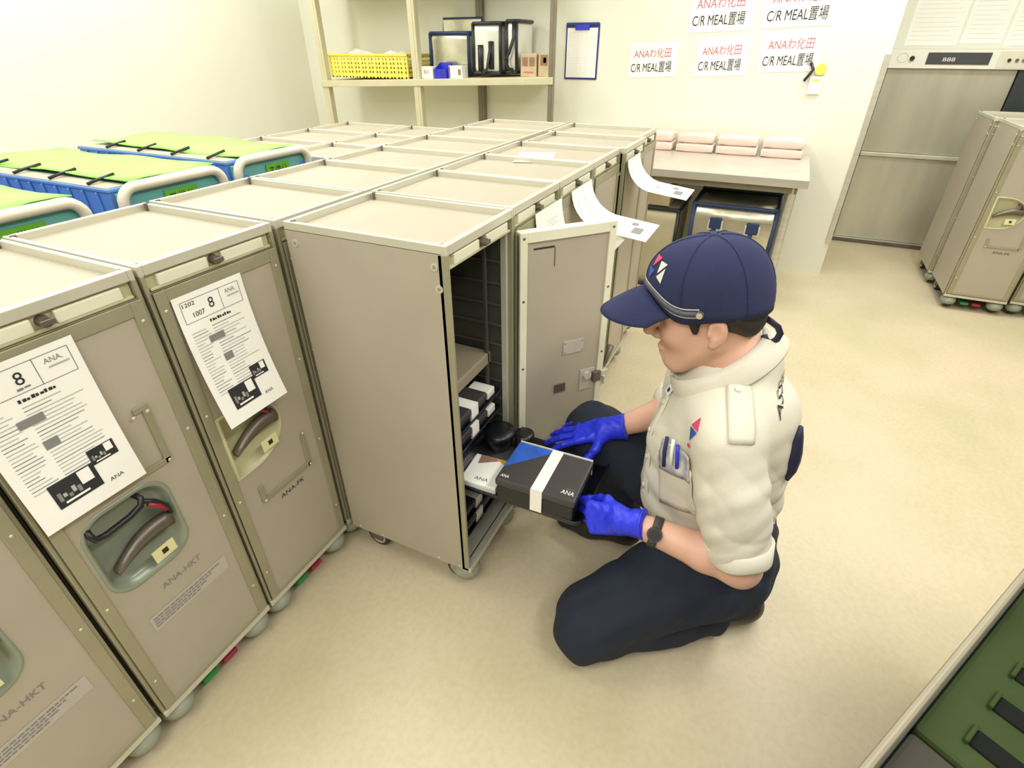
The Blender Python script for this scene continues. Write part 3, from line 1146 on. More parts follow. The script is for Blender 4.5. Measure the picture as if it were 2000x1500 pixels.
def cooler_bag(name, label, x0, x1, y0, y1, z0, z1, fm, tm, group, straps=(), lid=0.0, lidm=None, sw=0.03):
    t = thing(name, label, 'cooler bag', ((x0 + x1) / 2, (y0 + y1) / 2, z0), 0, group)
    w, d, h = (x1 - x0) / 2, (y1 - y0) / 2, z1 - z0
    b = MB()
    rg = []
    for k, (s, z) in enumerate(((0.96, 0.0), (1.0, h * 0.15), (0.985, h * 0.5), (1.0, h * 0.85), (0.97, h))):
        rg.append([(p[0] * s, p[1] * s, z) for p in rrect(-w, w, -d, d, 0.02, 3)])
    b.rings(rg, fm, True, True)
    b.build('body', t)
    for (zz, nm) in ((0.008, 'trim'), (h, 'trim')):
        e = MB()
        e.tube([(p[0] * 1.0, p[1] * 1.0, zz) for p in rrect(-w, w, -d, d, 0.02, 3)], 0.011, tm, 8, True)
        e.build(nm, t)
    for (a, b2) in ((-w, d), (-w, -d)):
        e = MB()
        e.tube([(a + 0.004, b2 * 0.985, 0.0), (a, b2 * 0.985, h * 0.5), (a + 0.004, b2 * 0.985, h)], 0.011, tm, 8)
        e.build('trim', t)
    for (yy, zl, zh) in straps:
        e = MB()
        e.tube([(-w - 0.004, yy, zl), (-w - 0.006, yy, (zl + zh) / 2), (-w - 0.004, yy, zh)], sw, tm, 8, flat=(1, 0, 0))
        e.build('strap', t)
    if lid:
        e = MB()
        e.box(w - 0.03, w, -d, d, h, h + lid, lidm or fm)
        le = e.build('lid', t, 0.006)
        e = MB()
        e.tube([(w - 0.015, -d, h), (w - 0.015, -d, h + lid), (w - 0.015, d, h + lid), (w - 0.015, d, h)], 0.012, tm, 8)
        e.build('trim', le)
    return t


cooler_bag('cooler_bag', 'wide silver cooler bag with open lid on the shelf beside the post', 2.95, 3.17, 1.14, 1.45, zt(1.45) + 0.026, 1.415, FOIL, NAVYT, 'silver cooler bags', lid=0.085, lidm=FOIL)
t = cooler_bag('cooler_bag', 'tall silver cooler bag with dark straps in the middle of the shelf', 2.885, 3.17, 0.865, 1.07, zt(1.07) + 0.022, 1.465, FOILW, BLACK, 'silver cooler bags', straps=((0.045, 0.02, 0.17), (-0.035, 0.03, 0.19)), sw=0.02)
e = MB()
e.tube([(-0.1425, 0.045, 0.02), (-0.165, 0.02, 0.012), (-0.165, -0.01, 0.03), (-0.148, -0.035, 0.19)], 0.014, BLACK, 8, flat=(1, 0, 0))
e.build('strap', t)
t = cooler_bag('cooler_bag', 'narrow silver cooler bag with looping black strap, rightmost on the shelf', 2.9, 3.17, 0.755, 0.83, zt(0.83) + 0.022, 1.475, FOILW, BLACK, 'silver cooler bags')
e = MB()
e.tube([(-0.14, -0.02, 0.29), (-0.16, -0.028, 0.2), (-0.17, 0.0, 0.12), (-0.165, 0.03, 0.08), (-0.16, 0.01, 0.03), (-0.15, -0.02, 0.02)], 0.012, BLACK, 8, flat=(1, 0, 0))
e.build('strap', t)

# small boxes on the shelf
b = thing('parts_bin', 'bright blue plastic bin between white boxes on the shelf', 'bin', (2.86, 1.30, zt(1.35) + 0.002))
a = MB()
a.box(-0.03, 0.05, -0.045, 0.05, 0, 0.004, BLUE)
a.box(0.046, 0.05, -0.045, 0.05, 0, 0.095, BLUE)
a.add([(-0.03, -0.045, 0), (0.05, -0.045, 0), (0.05, -0.045, 0.095), (-0.03, -0.045, 0.06), (-0.03, -0.041, 0), (0.05, -0.041, 0), (0.05, -0.041, 0.095), (-0.03, -0.041, 0.06)], [(0, 1, 2, 3), (4, 7, 6, 5), (3, 2, 6, 7), (0, 3, 7, 4)], BLUE)
a.add([(-0.03, 0.05, 0), (0.05, 0.05, 0), (0.05, 0.05, 0.095), (-0.03, 0.05, 0.06), (-0.03, 0.046, 0), (0.05, 0.046, 0), (0.05, 0.046, 0.095), (-0.03, 0.046, 0.06)], [(0, 3, 2, 1), (4, 5, 6, 7), (3, 7, 6, 2), (0, 4, 7, 3)], BLUE)
a.add([(-0.03, -0.045, 0.0), (-0.03, 0.05, 0.0), (-0.045, 0.05, 0.055), (-0.045, -0.045, 0.055), (-0.027, -0.045, 0.0), (-0.027, 0.05, 0.0), (-0.042, 0.05, 0.057), (-0.042, -0.045, 0.057)], [(0, 1, 2, 3), (4, 7, 6, 5), (3, 2, 6, 7)], BLUE)
a.build('body', b)
VIO = mat('violet_print', (120, 92, 200), 0.5, 0, 0.1, 30)
for i, (y0, y1, hgt, l) in enumerate(((1.365, 1.46, 0.075, 'small white box on the shelf, left of the blue bin'), (1.13, 1.235, 0.075, 'small white box with violet edge on the shelf, right of the blue bin'))):
    b = thing('small_box', l, 'box', (2.85, (y0 + y1) / 2, zt(y1) + 0.002), 0, 'small white boxes on the shelf')
    d = (y1 - y0) / 2
    MB().box(-0.025, 0.06, -d, d, 0, hgt, WHITE).build('body', b, 0.002)
    a = MB()
    if i == 1:
        a.box(-0.0265, -0.0251, d - 0.012, d, 0.004, hgt - 0.004, VIO)
        a.box(-0.0265, -0.0251, -d + 0.01, -d + 0.03, 0.02, hgt - 0.02, CARTONB)
    else:
        put_text(a, '備品', -d + 0.02, d - 0.03, 0.03, 0.055, lambda u, v: (-0.0255, -u, v), INKG)
    a.build('print', b)
for i, (y0, y1, hgt, l) in enumerate(((0.612, 0.725, 0.13, 'brown printed carton on the shelf right of the cooler bags'), (0.53, 0.598, 0.13, 'pale printed carton at the right end of the shelf'))):
    b = thing('carton', l, 'carton', (2.9, (y0 + y1) / 2, zt(y1) + 0.003), 0, 'cartons on the shelf')
    d = (y1 - y0) / 2
    MB().box(0, 0.2 if i == 0 else 0.09, -d, d, 0, hgt, CARTON).build('body', b, 0.002)
    a = MB()
    f_ = lambda u, v: (-0.0008, u, v)
    if i == 0:
        put_rect(a, -d + 0.012, -0.005, 0.06, 0.11, f_, CARTONB)
        put_rect(a, 0.005, d - 0.012, 0.06, 0.11, f_, CARTONB)
        put_rect(a, -d + 0.02, d - 0.02, 0.02, 0.03, f_, INKR)
    else:
        put_rect(a, -0.03, 0.02, 0.06, 0.12, f_, CARTONB)
        put_rect(a, -0.02, 0.0, 0.075, 0.105, f_, YELLOW)
    a.build('print', b)

# ------------------------------------------------------------------ wall signs, clipboard, hanging tag
wall_fn = lambda y, off: (lambda u, v: (XW - off, y - u, v))
SG = [(0.092, 0.315, 1.162, 0.195, 'white sign with red and black lettering, bottom row, leftmost', 'ANAわ化田'),
      (-0.343, 0.30, 1.176, 0.20, 'white sign with red and black lettering, bottom row, middle', 'ANAわ化田'),
      (-0.716, 0.325, 1.205, 0.205, 'white sign with red and black lettering, bottom row, beside the hanging tag', 'ANAわ化田'),
      (-0.262, 0.36, 1.412, 0.21, 'upper white sign above the middle bottom sign', 'ANAわ化田'),
      (-0.685, 0.38, 1.43, 0.21, 'upper white sign at right, above the hanging tag', 'ANAわ化田')]
for i, (y, w, z, h, l, red) in enumerate(SG):
    s = thing('wall_sign', l, 'sign', (0, 0, 0), 0, 'signs on the back wall')
    s.location = (XW, y - w / 2, z)
    sh = 0.04
    loc = lambda u, v, off: (-off, w / 2 - u, v + (u - w / 2) * sh)
    a = MB()
    a.add([loc(0, 0, 0.002), loc(w, 0, 0.002), loc(w, h, 0.002), loc(0, h, 0.002), loc(0, 0, 0.0), loc(w, 0, 0.0), loc(w, h, 0.0), loc(0, h, 0.0)],
          [(0, 1, 2, 3), (0, 3, 7, 4), (1, 5, 6, 2), (3, 2, 6, 7), (0, 4, 5, 1)], PAPER)
    a.build('sheet', s)
    f_ = lambda u, v: loc(u, v, 0.003)
    a = MB()
    put_text(a, red, w * 0.1, w * 0.86, h * 0.56, h * 0.84, f_, INKR)
    a.build('red_lettering', s)
    a = MB()
    put_text(a, 'C/R MEAL置場', w * 0.06, w * 0.9, h * 0.14, h * 0.46, f_, INK)
    a.build('black_lettering', s)
cb = thing('clipboard', 'navy clipboard with a white form hanging on the back wall', 'clipboard', (XW, 0.425, 1.14))
MB().box(-0.006, -0.001, -0.118, 0.118, 0, 0.325, mat('clip_navy', (44, 52, 120), 0.4, 0, 0.05, 20)).build('board', cb, 0.002)
MB().box(-0.008, -0.0062, -0.107, 0.107, 0.012, 0.30, PAPER).build('form', cb)
a = MB()
for k in range(24):
    put_rect(a, -0.095, 0.095, 0.02 + k * 0.011, 0.0206 + k * 0.011, lambda u, v: (-0.0084, u, v), INKL)
for k in range(4):
    put_rect(a, -0.095 + k * 0.063, -0.0945 + k * 0.063, 0.02, 0.275, lambda u, v: (-0.0084, u, v), INKL)
a.build('print', cb)
a = MB()
a.box(-0.02, -0.006, -0.05, 0.05, 0.288, 0.318, BLUE)
a.box(-0.012, -0.006, -0.115, 0.115, 0.312, 0.33, mat('clip_navy', (44, 52, 120)))
a.build('clip', cb, 0.003)
ht = thing('hanging_tag', 'white plastic tag with yellow top and black strap on the wall', 'tag', (XW, -1.045, 1.09))
MB().box(-0.012, -0.003, -0.048, 0.025, 0.0, 0.095, WHITE).build('plate', ht, 0.003)
a = MB()
a.cyl((-0.014, -0.02, 0.13), (-0.002, -0.02, 0.13), 0.03, YELLOW, 16)
a.box(-0.0135, -0.012, -0.03, 0.01, 0.07, 0.08, YELLOW)
a.build('hook', ht, 0.001)
a = MB()
a.tube([(-0.008, 0.04, 0.165), (-0.014, 0.02, 0.13), (-0.018, 0.03, 0.11), (-0.014, 0.055, 0.07)], 0.008, BLACK, 8)
a.build('strap', ht)

# ------------------------------------------------------------------ steel table with packs
tb = thing('steel_table', 'stainless steel work table against the back wall', 'table', (0, 0, 0))
a = MB()
a.box(2.45, 3.235, -1.135, 0.37, 0.705, 0.75, STEEL)
a.build('tabletop', tb, 0.004)
for (x, y) in ((2.5, -1.07), (3.18, -1.07), (2.5, 0.31), (3.18, 0.31)):
    p = MB()
    p.cyl((x, y, 0.03), (x, y, 0.725), 0.021, STEEL, 14)
    p.cyl((x, y, 0.0), (x, y, 0.03), 0.014, LATCH, 12)
    p.build('leg', tb)
a = MB()
for k in range(2):
    pass
a.box(2.48, 3.2, -1.09, 0.33, 0.67, 0.704, SHD)
a.build('apron', tb)
packs = [(-0.105, -0.30), (-0.33, -0.565), (-0.585, -0.825), (-0.85, -1.09)]
nm = ['leftmost stack', 'second stack from left', 'third stack from left', 'rightmost stack']
for i, (ya, yb) in enumerate(packs):
    for k in range(2):
        b = thing('paper_pack', 'pale pink wrapped pack on the steel table, %s of the %s' % (('bottom', 'top')[k], nm[i]), 'pack', (3.14, (ya + yb) / 2, 0.75 + 0.054 * k), 0.0, 'pink packs on the table')
        d = (ya - yb) / 2 - 0.004 * (k + i % 2)
        a = MB()
        rg = []
        rr = random.Random(i * 3 + k)
        for (yy, s) in ((-d, 0.55), (-d * 0.97, 0.9), (-d * 0.6, 1.0), (0, 1.03), (d * 0.6, 1.0), (d * 0.97, 0.9), (d, 0.55)):
            ss = s * rr.uniform(0.97, 1.0)
            rg.append([(p[0], yy, 0.0265 + p[1] * ss) for p in rrect(-0.075, 0.075, -0.0262, 0.0262, 0.012, 3)])
        a.rings(rg, PINK, True, True)
        a.build('wrapper', b)
        a = MB()
        a.box(-0.07, 0.07, d - 0.002, d + 0.004, 0.006, 0.045, WHITE)
        a.build('end_fold', b, 0.002)

# bags under the table
t = cooler_bag('cooler_bag', 'large silver cooler bag with blue trim standing under the table', 2.53, 2.95, -1.03, -0.57, 0.0, 0.56, FOIL, NAVYT, 'silver cooler bags', lid=0.095, lidm=mat('lid_shade', (44, 62, 74), 0.35, 0, 0.1, 12))  # added dark lid stands in for the shadow between bag and tabletop
for (yy, zz) in ((0.09, 0.465), (-0.115, 0.455)):
    a = MB()
    a.box(-0.232, -0.214, yy - 0.033, yy + 0.033, zz - 0.035, zz + 0.03, NAVYT)
    a.box(-0.224, -0.21, yy - 0.042, yy + 0.042, zz - 0.045, zz + 0.012, FOILW)
    a = a.build('buckle', t, 0.005)
    s = MB()
    s.tube([(-0.222, yy, zz - 0.03), (-0.224, yy + 0.02, zz - 0.09), (-0.22, yy + 0.045, zz - 0.17)], 0.014, NAVYT, 8, flat=(1, 0, 0))
    s.build('strap', t)
cooler_bag('insulated_bag', 'beige insulated bag with black trim under the left of the table', 2.56, 2.95, -0.49, -0.12, 0.0, 0.5, mat('bag_beige', (190, 182, 150), 0.5, 0.2, 0.08, 8, bump=0.5, bscale=8), BLACK, None)
b = thing('carton', 'open brown carton standing on the beige insulated bag', 'carton', (2.66, -0.30, 0.513))
MB().box(-0.08, 0.14, -0.12, 0.12, 0, 0.10, CARTON).build('body', b, 0.002)
a = MB()
a.add([(-0.08, -0.12, 0.10), (-0.08, 0.12, 0.10), (-0.13, 0.12, 0.145), (-0.13, -0.12, 0.145), (-0.077, -0.12, 0.10), (-0.077, 0.12, 0.10), (-0.127, 0.12, 0.147), (-0.127, -0.12, 0.147)], [(0, 1, 2, 3), (4, 7, 6, 5), (3, 2, 6, 7), (0, 3, 7, 4), (1, 5, 6, 2)], CARTON)
a.build('flap', b)

# ------------------------------------------------------------------ steel lift in the recess
lf = thing('cart_lift', 'stainless steel lift with two stacked doors and a control panel', 'lift', (4.2, -1.5, 0))
BST = mat('brushed_steel', (200, 197, 180), 0.34, 0.6, 0.14, 3.5, stretch=(1, 1.6, 0.25))
LY0, LY1 = 0.0, -1.25
MB().box(0.0, 0.03, -0.74, -0.005, 0.03, 0.635, BST).build('lower_door', lf, 0.003)
a = MB()
a.box(-0.022, 0.03, -0.74, -0.005, 0.638, 0.664, FRAME)
a.build('door_lip', lf, 0.003)
MB().box(0.006, 0.04, -0.74, -0.005, 0.666, 1.2, BST).build('upper_door', lf, 0.003)
a = MB()
a.box(-0.02, 0.05, 0.0, 0.045, 0, 1.205, STEEL)
a.build('door_jamb', lf, 0.003)
a = MB()
a.box(-0.01, 0.05, -1.25, -0.745, 0, 1.2, mat('jamb_dark', (70, 76, 78), 0.4, 0.5, 0.15, 5))
a.build('door_jamb', lf, 0.003)
a = MB()
a.box(-0.05, 0.05, -1.25, 0.03, 0.0, 0.028, STEEL)
a.box(-0.052, -0.046, -1.25, 0.03, 0.0, 0.031, LATCH)
a.build('sill', lf, 0.003)
a = MB()
a.box(-0.03, 0.05, -1.25, 0.045, 1.203, 1.312, WHITE)
a.box(-0.032, -0.03, -1.2, -0.60, 1.21, 1.305, CREAM)
cpn = a.build('control_panel', lf, 0.002)
a = MB()
a.box(-0.034, -0.03, -0.56, -0.21, 1.228, 1.296, mat('display_dark', (74, 74, 78), 0.35))
put_text(a, '888', 0.30, 0.37, 1.245, 1.268, lambda u, v: (-0.0345, -u, v), WHITE)
a.build('display', cpn)
a = MB()
a.cyl((-0.03, -0.125, 1.262), (-0.044, -0.125, 1.262), 0.014, BLACK, 14)
a.build('key_switch', cpn)
for i, y in enumerate((-0.66, -0.70, -0.735, -0.79, -0.85)):
    a = MB()
    a.cyl((-0.032, y, 1.255), (-0.042, y, 1.255), 0.009, (INK, LATCH, CARTONB, INK, LATCH)[i], 12)
    a.build('button', cpn)
a = MB()
a.tube([(-0.0305, -0.07 + 0.03 * math.cos(k), 1.265 + 0.028 * math.sin(k)) for k in [2 * PI * q / 16 for q in range(16)]], 0.002, TAG, 6, True)
a.build('dial_mark', cpn)
for i, (ya, yb, za, zb2, l) in enumerate(((-0.06, -0.36, 1.335, 1.62, 'white notice over the lift, left one'), (-0.375, -0.60, 1.345, 1.64, 'white notice over the lift, middle one'), (-0.615, -0.90, 1.335, 1.62, 'white notice over the lift, right one'))):
    b = thing('notice', l, 'notice', (XR, -1.5 + (ya + yb) / 2, za), 0, 'notices over the lift')
    w = (ya - yb) / 2
    MB().box(-0.002, 0, -w, w, 0, zb2 - za, PAPER).build('sheet', b)
    a = MB()
    for k in range(9):
        put_rect(a, -w + 0.02, w - 0.02 - 0.02 * (k % 3), 0.03 + k * 0.025, 0.0318 + k * 0.025, lambda u, v: (-0.0026, -u, v), mat('ink_faint', (214, 212, 206), 0.7))
    a.build('print', b)
# sheet on the right-hand cart
b = sheet('menu_sheet', 'white sheet marked 3 on the cart at the right edge', 'paper', lambda u, v, off: (2.948 - off, -2.20 - u, 0.66 + v), 0.15, 0.22, 4)
a = MB()
put_text(a, '3', 0.03, 0.06, 0.02, 0.07, lambda u, v: (2.9465, -2.20 - u, 0.66 + v), INK)
a.build('print', b)

# ------------------------------------------------------------------ dark trolley in the near right corner
A_ = Vector((-0.064, -1.419, 0))
B_ = Vector((-0.451, -1.185, 0))
ux = (A_ - B_).normalized()
ang = math.atan2(ux.y, ux.x)
tr = thing('dark_trolley', 'dark open-topped trolley with pale rim, cut off by the lower right corner', 'trolley', (B_.x, B_.y, 0), ang)
Lx0, Lx1, Wy = -0.22, 0.85, -0.62
RIMM = mat('pale_rim', (140, 132, 110), 0.5, 0.1, 0.05, 10)
a = MB()
a.box(Lx0, Lx1, -0.013, -0.004, 0.08, 0.715, DGREY)
a.box(Lx0, Lx1, Wy, Wy + 0.016, 0.08, 0.715, DGREY)
a.box(Lx0, Lx0 + 0.016, Wy, -0.012, 0.08, 0.715, DGREY)
a.box(Lx1 - 0.016, Lx1, Wy, -0.012, 0.08, 0.715, DGREY)
a.box(Lx0, Lx1, Wy, -0.012, 0.08, 0.1, DGREY)
a.build('body', tr, 0.003)
a = MB()
a.box(Lx0 - 0.006, Lx1 + 0.006, -0.010, 0.0, 0.70, 0.722, RIMM)
a.box(Lx0 - 0.006, Lx1 + 0.006, Wy - 0.006, Wy + 0.024, 0.70, 0.724, RIMM)
a.box(Lx0 - 0.006, Lx0 + 0.02, Wy, -0.03, 0.70, 0.724, RIMM)
a.box(Lx1 - 0.02, Lx1 + 0.006, Wy, -0.03, 0.70, 0.724, RIMM)
a.build('rim', tr, 0.004)
for x in (Lx0 + 0.08, Lx1 - 0.08):
    for y in (-0.08, Wy + 0.08):
        w = MB()
        w.cyl((x - 0.014, y, 0.04), (x + 0.014, y, 0.04), 0.04, TYRE, 14)
        w.box(x - 0.02, x + 0.02, y - 0.02, y + 0.02, 0.05, 0.082, CASTER)
        w.build('caster', tr)
for i, (xa, xb, l) in enumerate(((-0.19, 0.10, 'dark grey slotted crate in the dark trolley, nearer one'), (0.105, 0.82, 'dark green slotted crate in the dark trolley, farther one'))):
    g = thing('green_crate', l, 'crate', (0, 0, 0), ang, 'green crates in the dark trolley')
    g.location = (B_.x, B_.y, 0.102)
    a = MB()
    cm = mat('crate_grey', (60, 58, 50), 0.85, 0, 0.2, 5, spec=0.15) if i == 0 else DGREEN
    a.box(xa, xb, Wy + 0.03, -0.0135, 0, 0.602, cm)
    a.build('body', g, 0.006)
    for k in range(4 if i == 0 else 10):
        s = MB()
        xx = xa + 0.03 + k * 0.064
        s.box(xx, xx + 0.026, Wy + 0.10, -0.055, 0.600, 0.605, mat('slot_dark', (26, 28, 24), 0.9, spec=0.05))
        s.box(xx - 0.002, xx + 0.028, -0.055, -0.050, 0.600, 0.609, cm)
        s.build('slot', g, 0.002)

# ------------------------------------------------------------------ modelling of soft shapes: distance fields to one closed surface
class Field:
    def __init__(self, lo, hi, h):
        self.lo = np.array(lo, float)
        self.h = h
        self.n = np.ceil((np.array(hi) - self.lo) / h).astype(int) + 1
        self.F = np.full(self.n, 0.2, np.float32)

    def _sub(self, lo, hi):
        a = np.clip(np.floor((np.array(lo) - self.lo) / self.h).astype(int), 0, self.n)
        b = np.clip(np.ceil((np.array(hi) - self.lo) / self.h).astype(int) + 1, 0, self.n)
        ax = [self.lo[i] + self.h * np.arange(a[i], b[i]) for i in range(3)]
        X, Y, Z = np.meshgrid(*ax, indexing='ij')
        return tuple(slice(a[i], b[i]) for i in range(3)), np.stack([X, Y, Z], -1)

    def op(self, fn, lo, hi, k=0.0, sub=False, pad=0.06):
        lo, hi = np.array(lo) - pad, np.array(hi) + pad
        sl, P = self._sub(lo, hi)
        if P.size == 0:
            return self
        d = fn(P)
        f = self.F[sl]
        if sub:
            a, b = f, -d
            if k > 0:
                hh = np.clip(0.5 - 0.5 * (a - b) / k, 0, 1)
                self.F[sl] = a * (1 - hh) + b * hh + k * hh * (1 - hh)
            else:
                self.F[sl] = np.maximum(a, b)
        else:
            if k > 0:
                hh = np.clip(0.5 + 0.5 * (f - d) / k, 0, 1)
                self.F[sl] = f * (1 - hh) + d * hh - k * hh * (1 - hh)
            else:
                self.F[sl] = np.minimum(f, d)
        return self

    def cone(self, a, b, ra, rb, k=0.02, sub=False, cut=None):
        a, b = np.array(a, float), np.array(b, float)
        ba = b - a
        L2 = ba @ ba

        def fn(P):
            t = np.clip(((P - a) @ ba) / L2, 0, 1)
            q = P - a - t[..., None] * ba
            d = np.sqrt((q * q).sum(-1)) - (ra + (rb - ra) * t)
            if cut is not None:
                c, nrm = np.array(cut[0], float), np.array(cut[1], float)
                nrm = nrm / np.linalg.norm(nrm)
                d = np.maximum(d, (P - c) @ nrm)
            return d
        r = max(ra, rb)
        return self.op(fn, np.minimum(a, b) - r, np.maximum(a, b) + r, k, sub)

    def chain(self, pts, rs, k=0.02):
        for i in range(len(pts) - 1):
            self.cone(pts[i], pts[i + 1], rs[i], rs[i + 1], k)
        return self

    def ell(self, c, r, M=None, k=0.02, sub=False):
        c, r = np.array(c, float), np.array(r, float)
        M = np.eye(3) if M is None else np.array(M, float)

        def fn(P):
            q = (P - c) @ M.T
            k0 = np.sqrt(((q / r) ** 2).sum(-1))
            k1 = np.sqrt(((q / r ** 2) ** 2).sum(-1)) + 1e-9
            return k0 * (k0 - 1) / k1
        R = r.max()
        return self.op(fn, c - R, c + R, k, sub)

    def displace(self, fn):
        sl, P = self._sub(self.lo, self.lo + self.h * self.n)
        self.F = self.F + fn(P)[:self.n[0], :self.n[1], :self.n[2]].astype(np.float32)
        return self

    def cutplane(self, c, nrm):
        nrm = np.array(nrm, float) / np.linalg.norm(nrm)
        sl, P = self._sub(self.lo, self.lo + self.h * (self.n - 1))
        d = (P - np.array(c)) @ nrm
        self.F = np.maximum(self.F, d[:self.n[0], :self.n[1], :self.n[2]])
        return self

    def mesh(self):
        F, n = self.F, self.n
        ins = F < 0
        cs = np.zeros(n - 1, np.int8)
        for dx in (0, 1):
            for dy in (0, 1):
                for dz in (0, 1):
                    cs += ins[dx:n[0] - 1 + dx, dy:n[1] - 1 + dy, dz:n[2] - 1 + dz]
        act = (cs > 0) & (cs < 8)
        idx = np.argwhere(act)
        acc = np.zeros((len(idx), 3))
        cnt = np.zeros(len(idx))
        for ax in range(3):
            o = [0, 1, 2]
            o.remove(ax)
            for u in (0, 1):
                for v in (0, 1):
                    a = idx.copy()
                    a[:, o[0]] += u
                    a[:, o[1]] += v
                    b = a.copy()
                    b[:, ax] += 1
                    fa, fb = F[tuple(a.T)], F[tuple(b.T)]
                    m = (fa < 0) != (fb < 0)
                    t = np.where(m, fa / np.where(np.abs(fa - fb) < 1e-12, 1, fa - fb), 0)
                    p = a.astype(float)
                    p[:, ax] += t
                    acc[m] += p[m]
                    cnt[m] += 1
        V = self.lo + self.h * acc / cnt[:, None]
        vid = np.full(n - 1, -1, np.int64)
        vid[act] = np.arange(len(idx))
        quads = []
        for ax in range(3):
            o = [0, 1, 2]
            o.remove(ax)
            s0 = [slice(1, n[i] - 1) for i in range(3)]
            s1 = list(s0)
            s0[ax] = slice(0, n[ax] - 1)
            s1[ax] = slice(1, n[ax])
            A, B = ins[tuple(s0)], ins[tuple(s1)]
            e = np.argwhere(A != B)
            if len(e) == 0:
                continue
            base = e.copy()
            base[:, o[0]] += 1
            base[:, o[1]] += 1
            q = []
            for (u, v) in ((-1, -1), (0, -1), (0, 0), (-1, 0)):
                c = base.copy()
                c[:, o[0]] += u
                c[:, o[1]] += v
                q.append(vid[tuple(c.T)])
            q = np.stack(q, -1)
            flip = A[tuple(e.T)]
            if ax == 1:
                flip = ~flip
            q[~flip] = q[~flip][:, ::-1]
            quads.append(q)
        return V, np.concatenate(quads)

    def build(self, name, m, parent=None, smooth_it=1):
        V, Q = self.mesh()
        me = bpy.data.meshes.new(name)
        me.from_pydata(V.tolist(), [], Q.tolist())
        me.polygons.foreach_set('use_smooth', [True] * len(me.polygons))
        for mm in (m if isinstance(m, (list, tuple)) else [m]):
            me.materials.append(mm)
        me.update()
        o = bpy.data.objects.new(name, me)
        COL.objects.link(o)
        if parent is not None:
            o.parent = parent
        if smooth_it:
            s = o.modifiers.new('smooth', 'SMOOTH')
            s.factor = 0.5
            s.iterations = smooth_it
        return o


# ------------------------------------------------------------------ the kneeling person
HO = np.array([0.229, -0.911, 0.891])
HFv = np.array([-0.18746, 0.9681, -0.16628])
HLv = np.array([-0.98044, -0.19475, -0.02853])
HUv = np.array([-0.06, 0.15768, 0.98567])
HM = np.stack([HFv, HLv, HUv])            # world -> head axes
hp = lambda f, l, u: HO + HFv * f + HLv * l + HUv * u

LSH, RSH = np.array([0.092, -1.012, 0.69]), np.array([0.392, -0.955, 0.70])
LEL, REL = np.array([0.05, -1.088, 0.415]), np.array([0.43, -0.885, 0.53])
LWR, RWR = np.array([0.052, -0.85, 0.438]), np.array([0.312, -0.735, 0.492])
C7 = np.array([0.243, -0.995, 0.79])

# --- body: head, neck, trunk and arms as one continuous surface
B = Field((-0.03, -1.26, 0.16), (0.52, -0.66, 1.08), 0.0033)
B.ell(hp(-0.008, 0, 0.058), (0.094, 0.074, 0.094), HM, 0.0)
B.ell(hp(0.028, 0, 0.0), (0.068, 0.065, 0.075), HM, 0.03)
B.ell(hp(0.036, 0, -0.048), (0.058, 0.054, 0.062), HM, 0.03)
B.ell(hp(0.066, 0, -0.094), (0.026, 0.028, 0.021), HM, 0.03)
for s in (1, -1):
    B.cone(hp(0.0, s * 0.056, -0.035), hp(0.062, s * 0.022, -0.095), 0.018, 0.018, 0.03)
    B.ell(hp(0.06, s * 0.038, -0.022), (0.028, 0.022, 0.022), HM, 0.025)
    B.ell(hp(0.096, s * 0.034, 0.010), (0.010, 0.017, 0.009), HM, 0.012, True)
    B.cone(hp(0.082, s * 0.022, 0.012), hp(0.078, s * 0.042, 0.010), 0.0055, 0.0055, 0.006)
    B.cone(hp(0.09, s * 0.012, 0.026), hp(0.078, s * 0.045, 0.024), 0.008, 0.006, 0.012)
    B.ell(hp(-0.010, s * 0.080, 0.002), (0.019, 0.0085, 0.031), HM, 0.004)
    B.ell(hp(-0.004, s * 0.090, 0.003), (0.0105, 0.0075, 0.018), HM, 0.003, True)
    B.ell(hp(0.006, s * 0.084, -0.002), (0.004, 0.004, 0.006), HM, 0.003)
    B.ell(hp(-0.002, s * 0.080, -0.026), (0.009, 0.0065, 0.009), HM, 0.004)
    B.ell(hp(0.103, s * 0.012, -0.034), (0.010, 0.009, 0.008), HM, 0.008)
B.cone(hp(0.096, 0, 0.014), hp(0.121, 0, -0.027), 0.0085, 0.0115, 0.010)
B.ell(hp(0.092, 0, -0.066), (0.012, 0.021, 0.0065), HM, 0.007)
B.ell(hp(0.09, 0, -0.079), (0.0115, 0.018, 0.0068), HM, 0.007)
B.cone(hp(0.103, 0.02, -0.0725), hp(0.103, -0.02, -0.0725), 0.0022, 0.0022, 0.003, True)
B.cone(hp(-0.028, 0, -0.03), C7 + np.array([0, 0.01, -0.03]), 0.056, 0.062, 0.03)
B.cone(C7, (LSH + C7) / 2 + np.array([0, 0, -0.02]), 0.055, 0.05, 0.04)
B.cone(C7, (RSH + C7) / 2 + np.array([0, 0, -0.02]), 0.055, 0.05, 0.04)
B.chain([C7 + np.array([0, 0, -0.12]), np.array([0.25, -1.0, 0.52]), np.array([0.265, -1.04, 0.32])], [0.105, 0.10, 0.10], 0.05)
for sh, el, wr, hd in ((LSH, LEL, LWR, LWR + np.array([0.0, 0.02, -0.004])), (RSH, REL, RWR, RWR + np.array([-0.003, 0.02, -0.006]))):
    B.cone(sh, el, 0.05, 0.041, 0.04)
    mid = el + (wr - el) * 0.3
    B.cone(el, mid, 0.042, 0.041, 0.02)
    B.cone(mid, wr, 0.041, 0.026, 0.015)
    B.cone(wr, hd, 0.0255, 0.018, 0.01)
person = B.build('person', SKIN, None, 2)
tag(person, 'person in navy cap, pale shirt and blue gloves kneeling at the open cart', 'person')

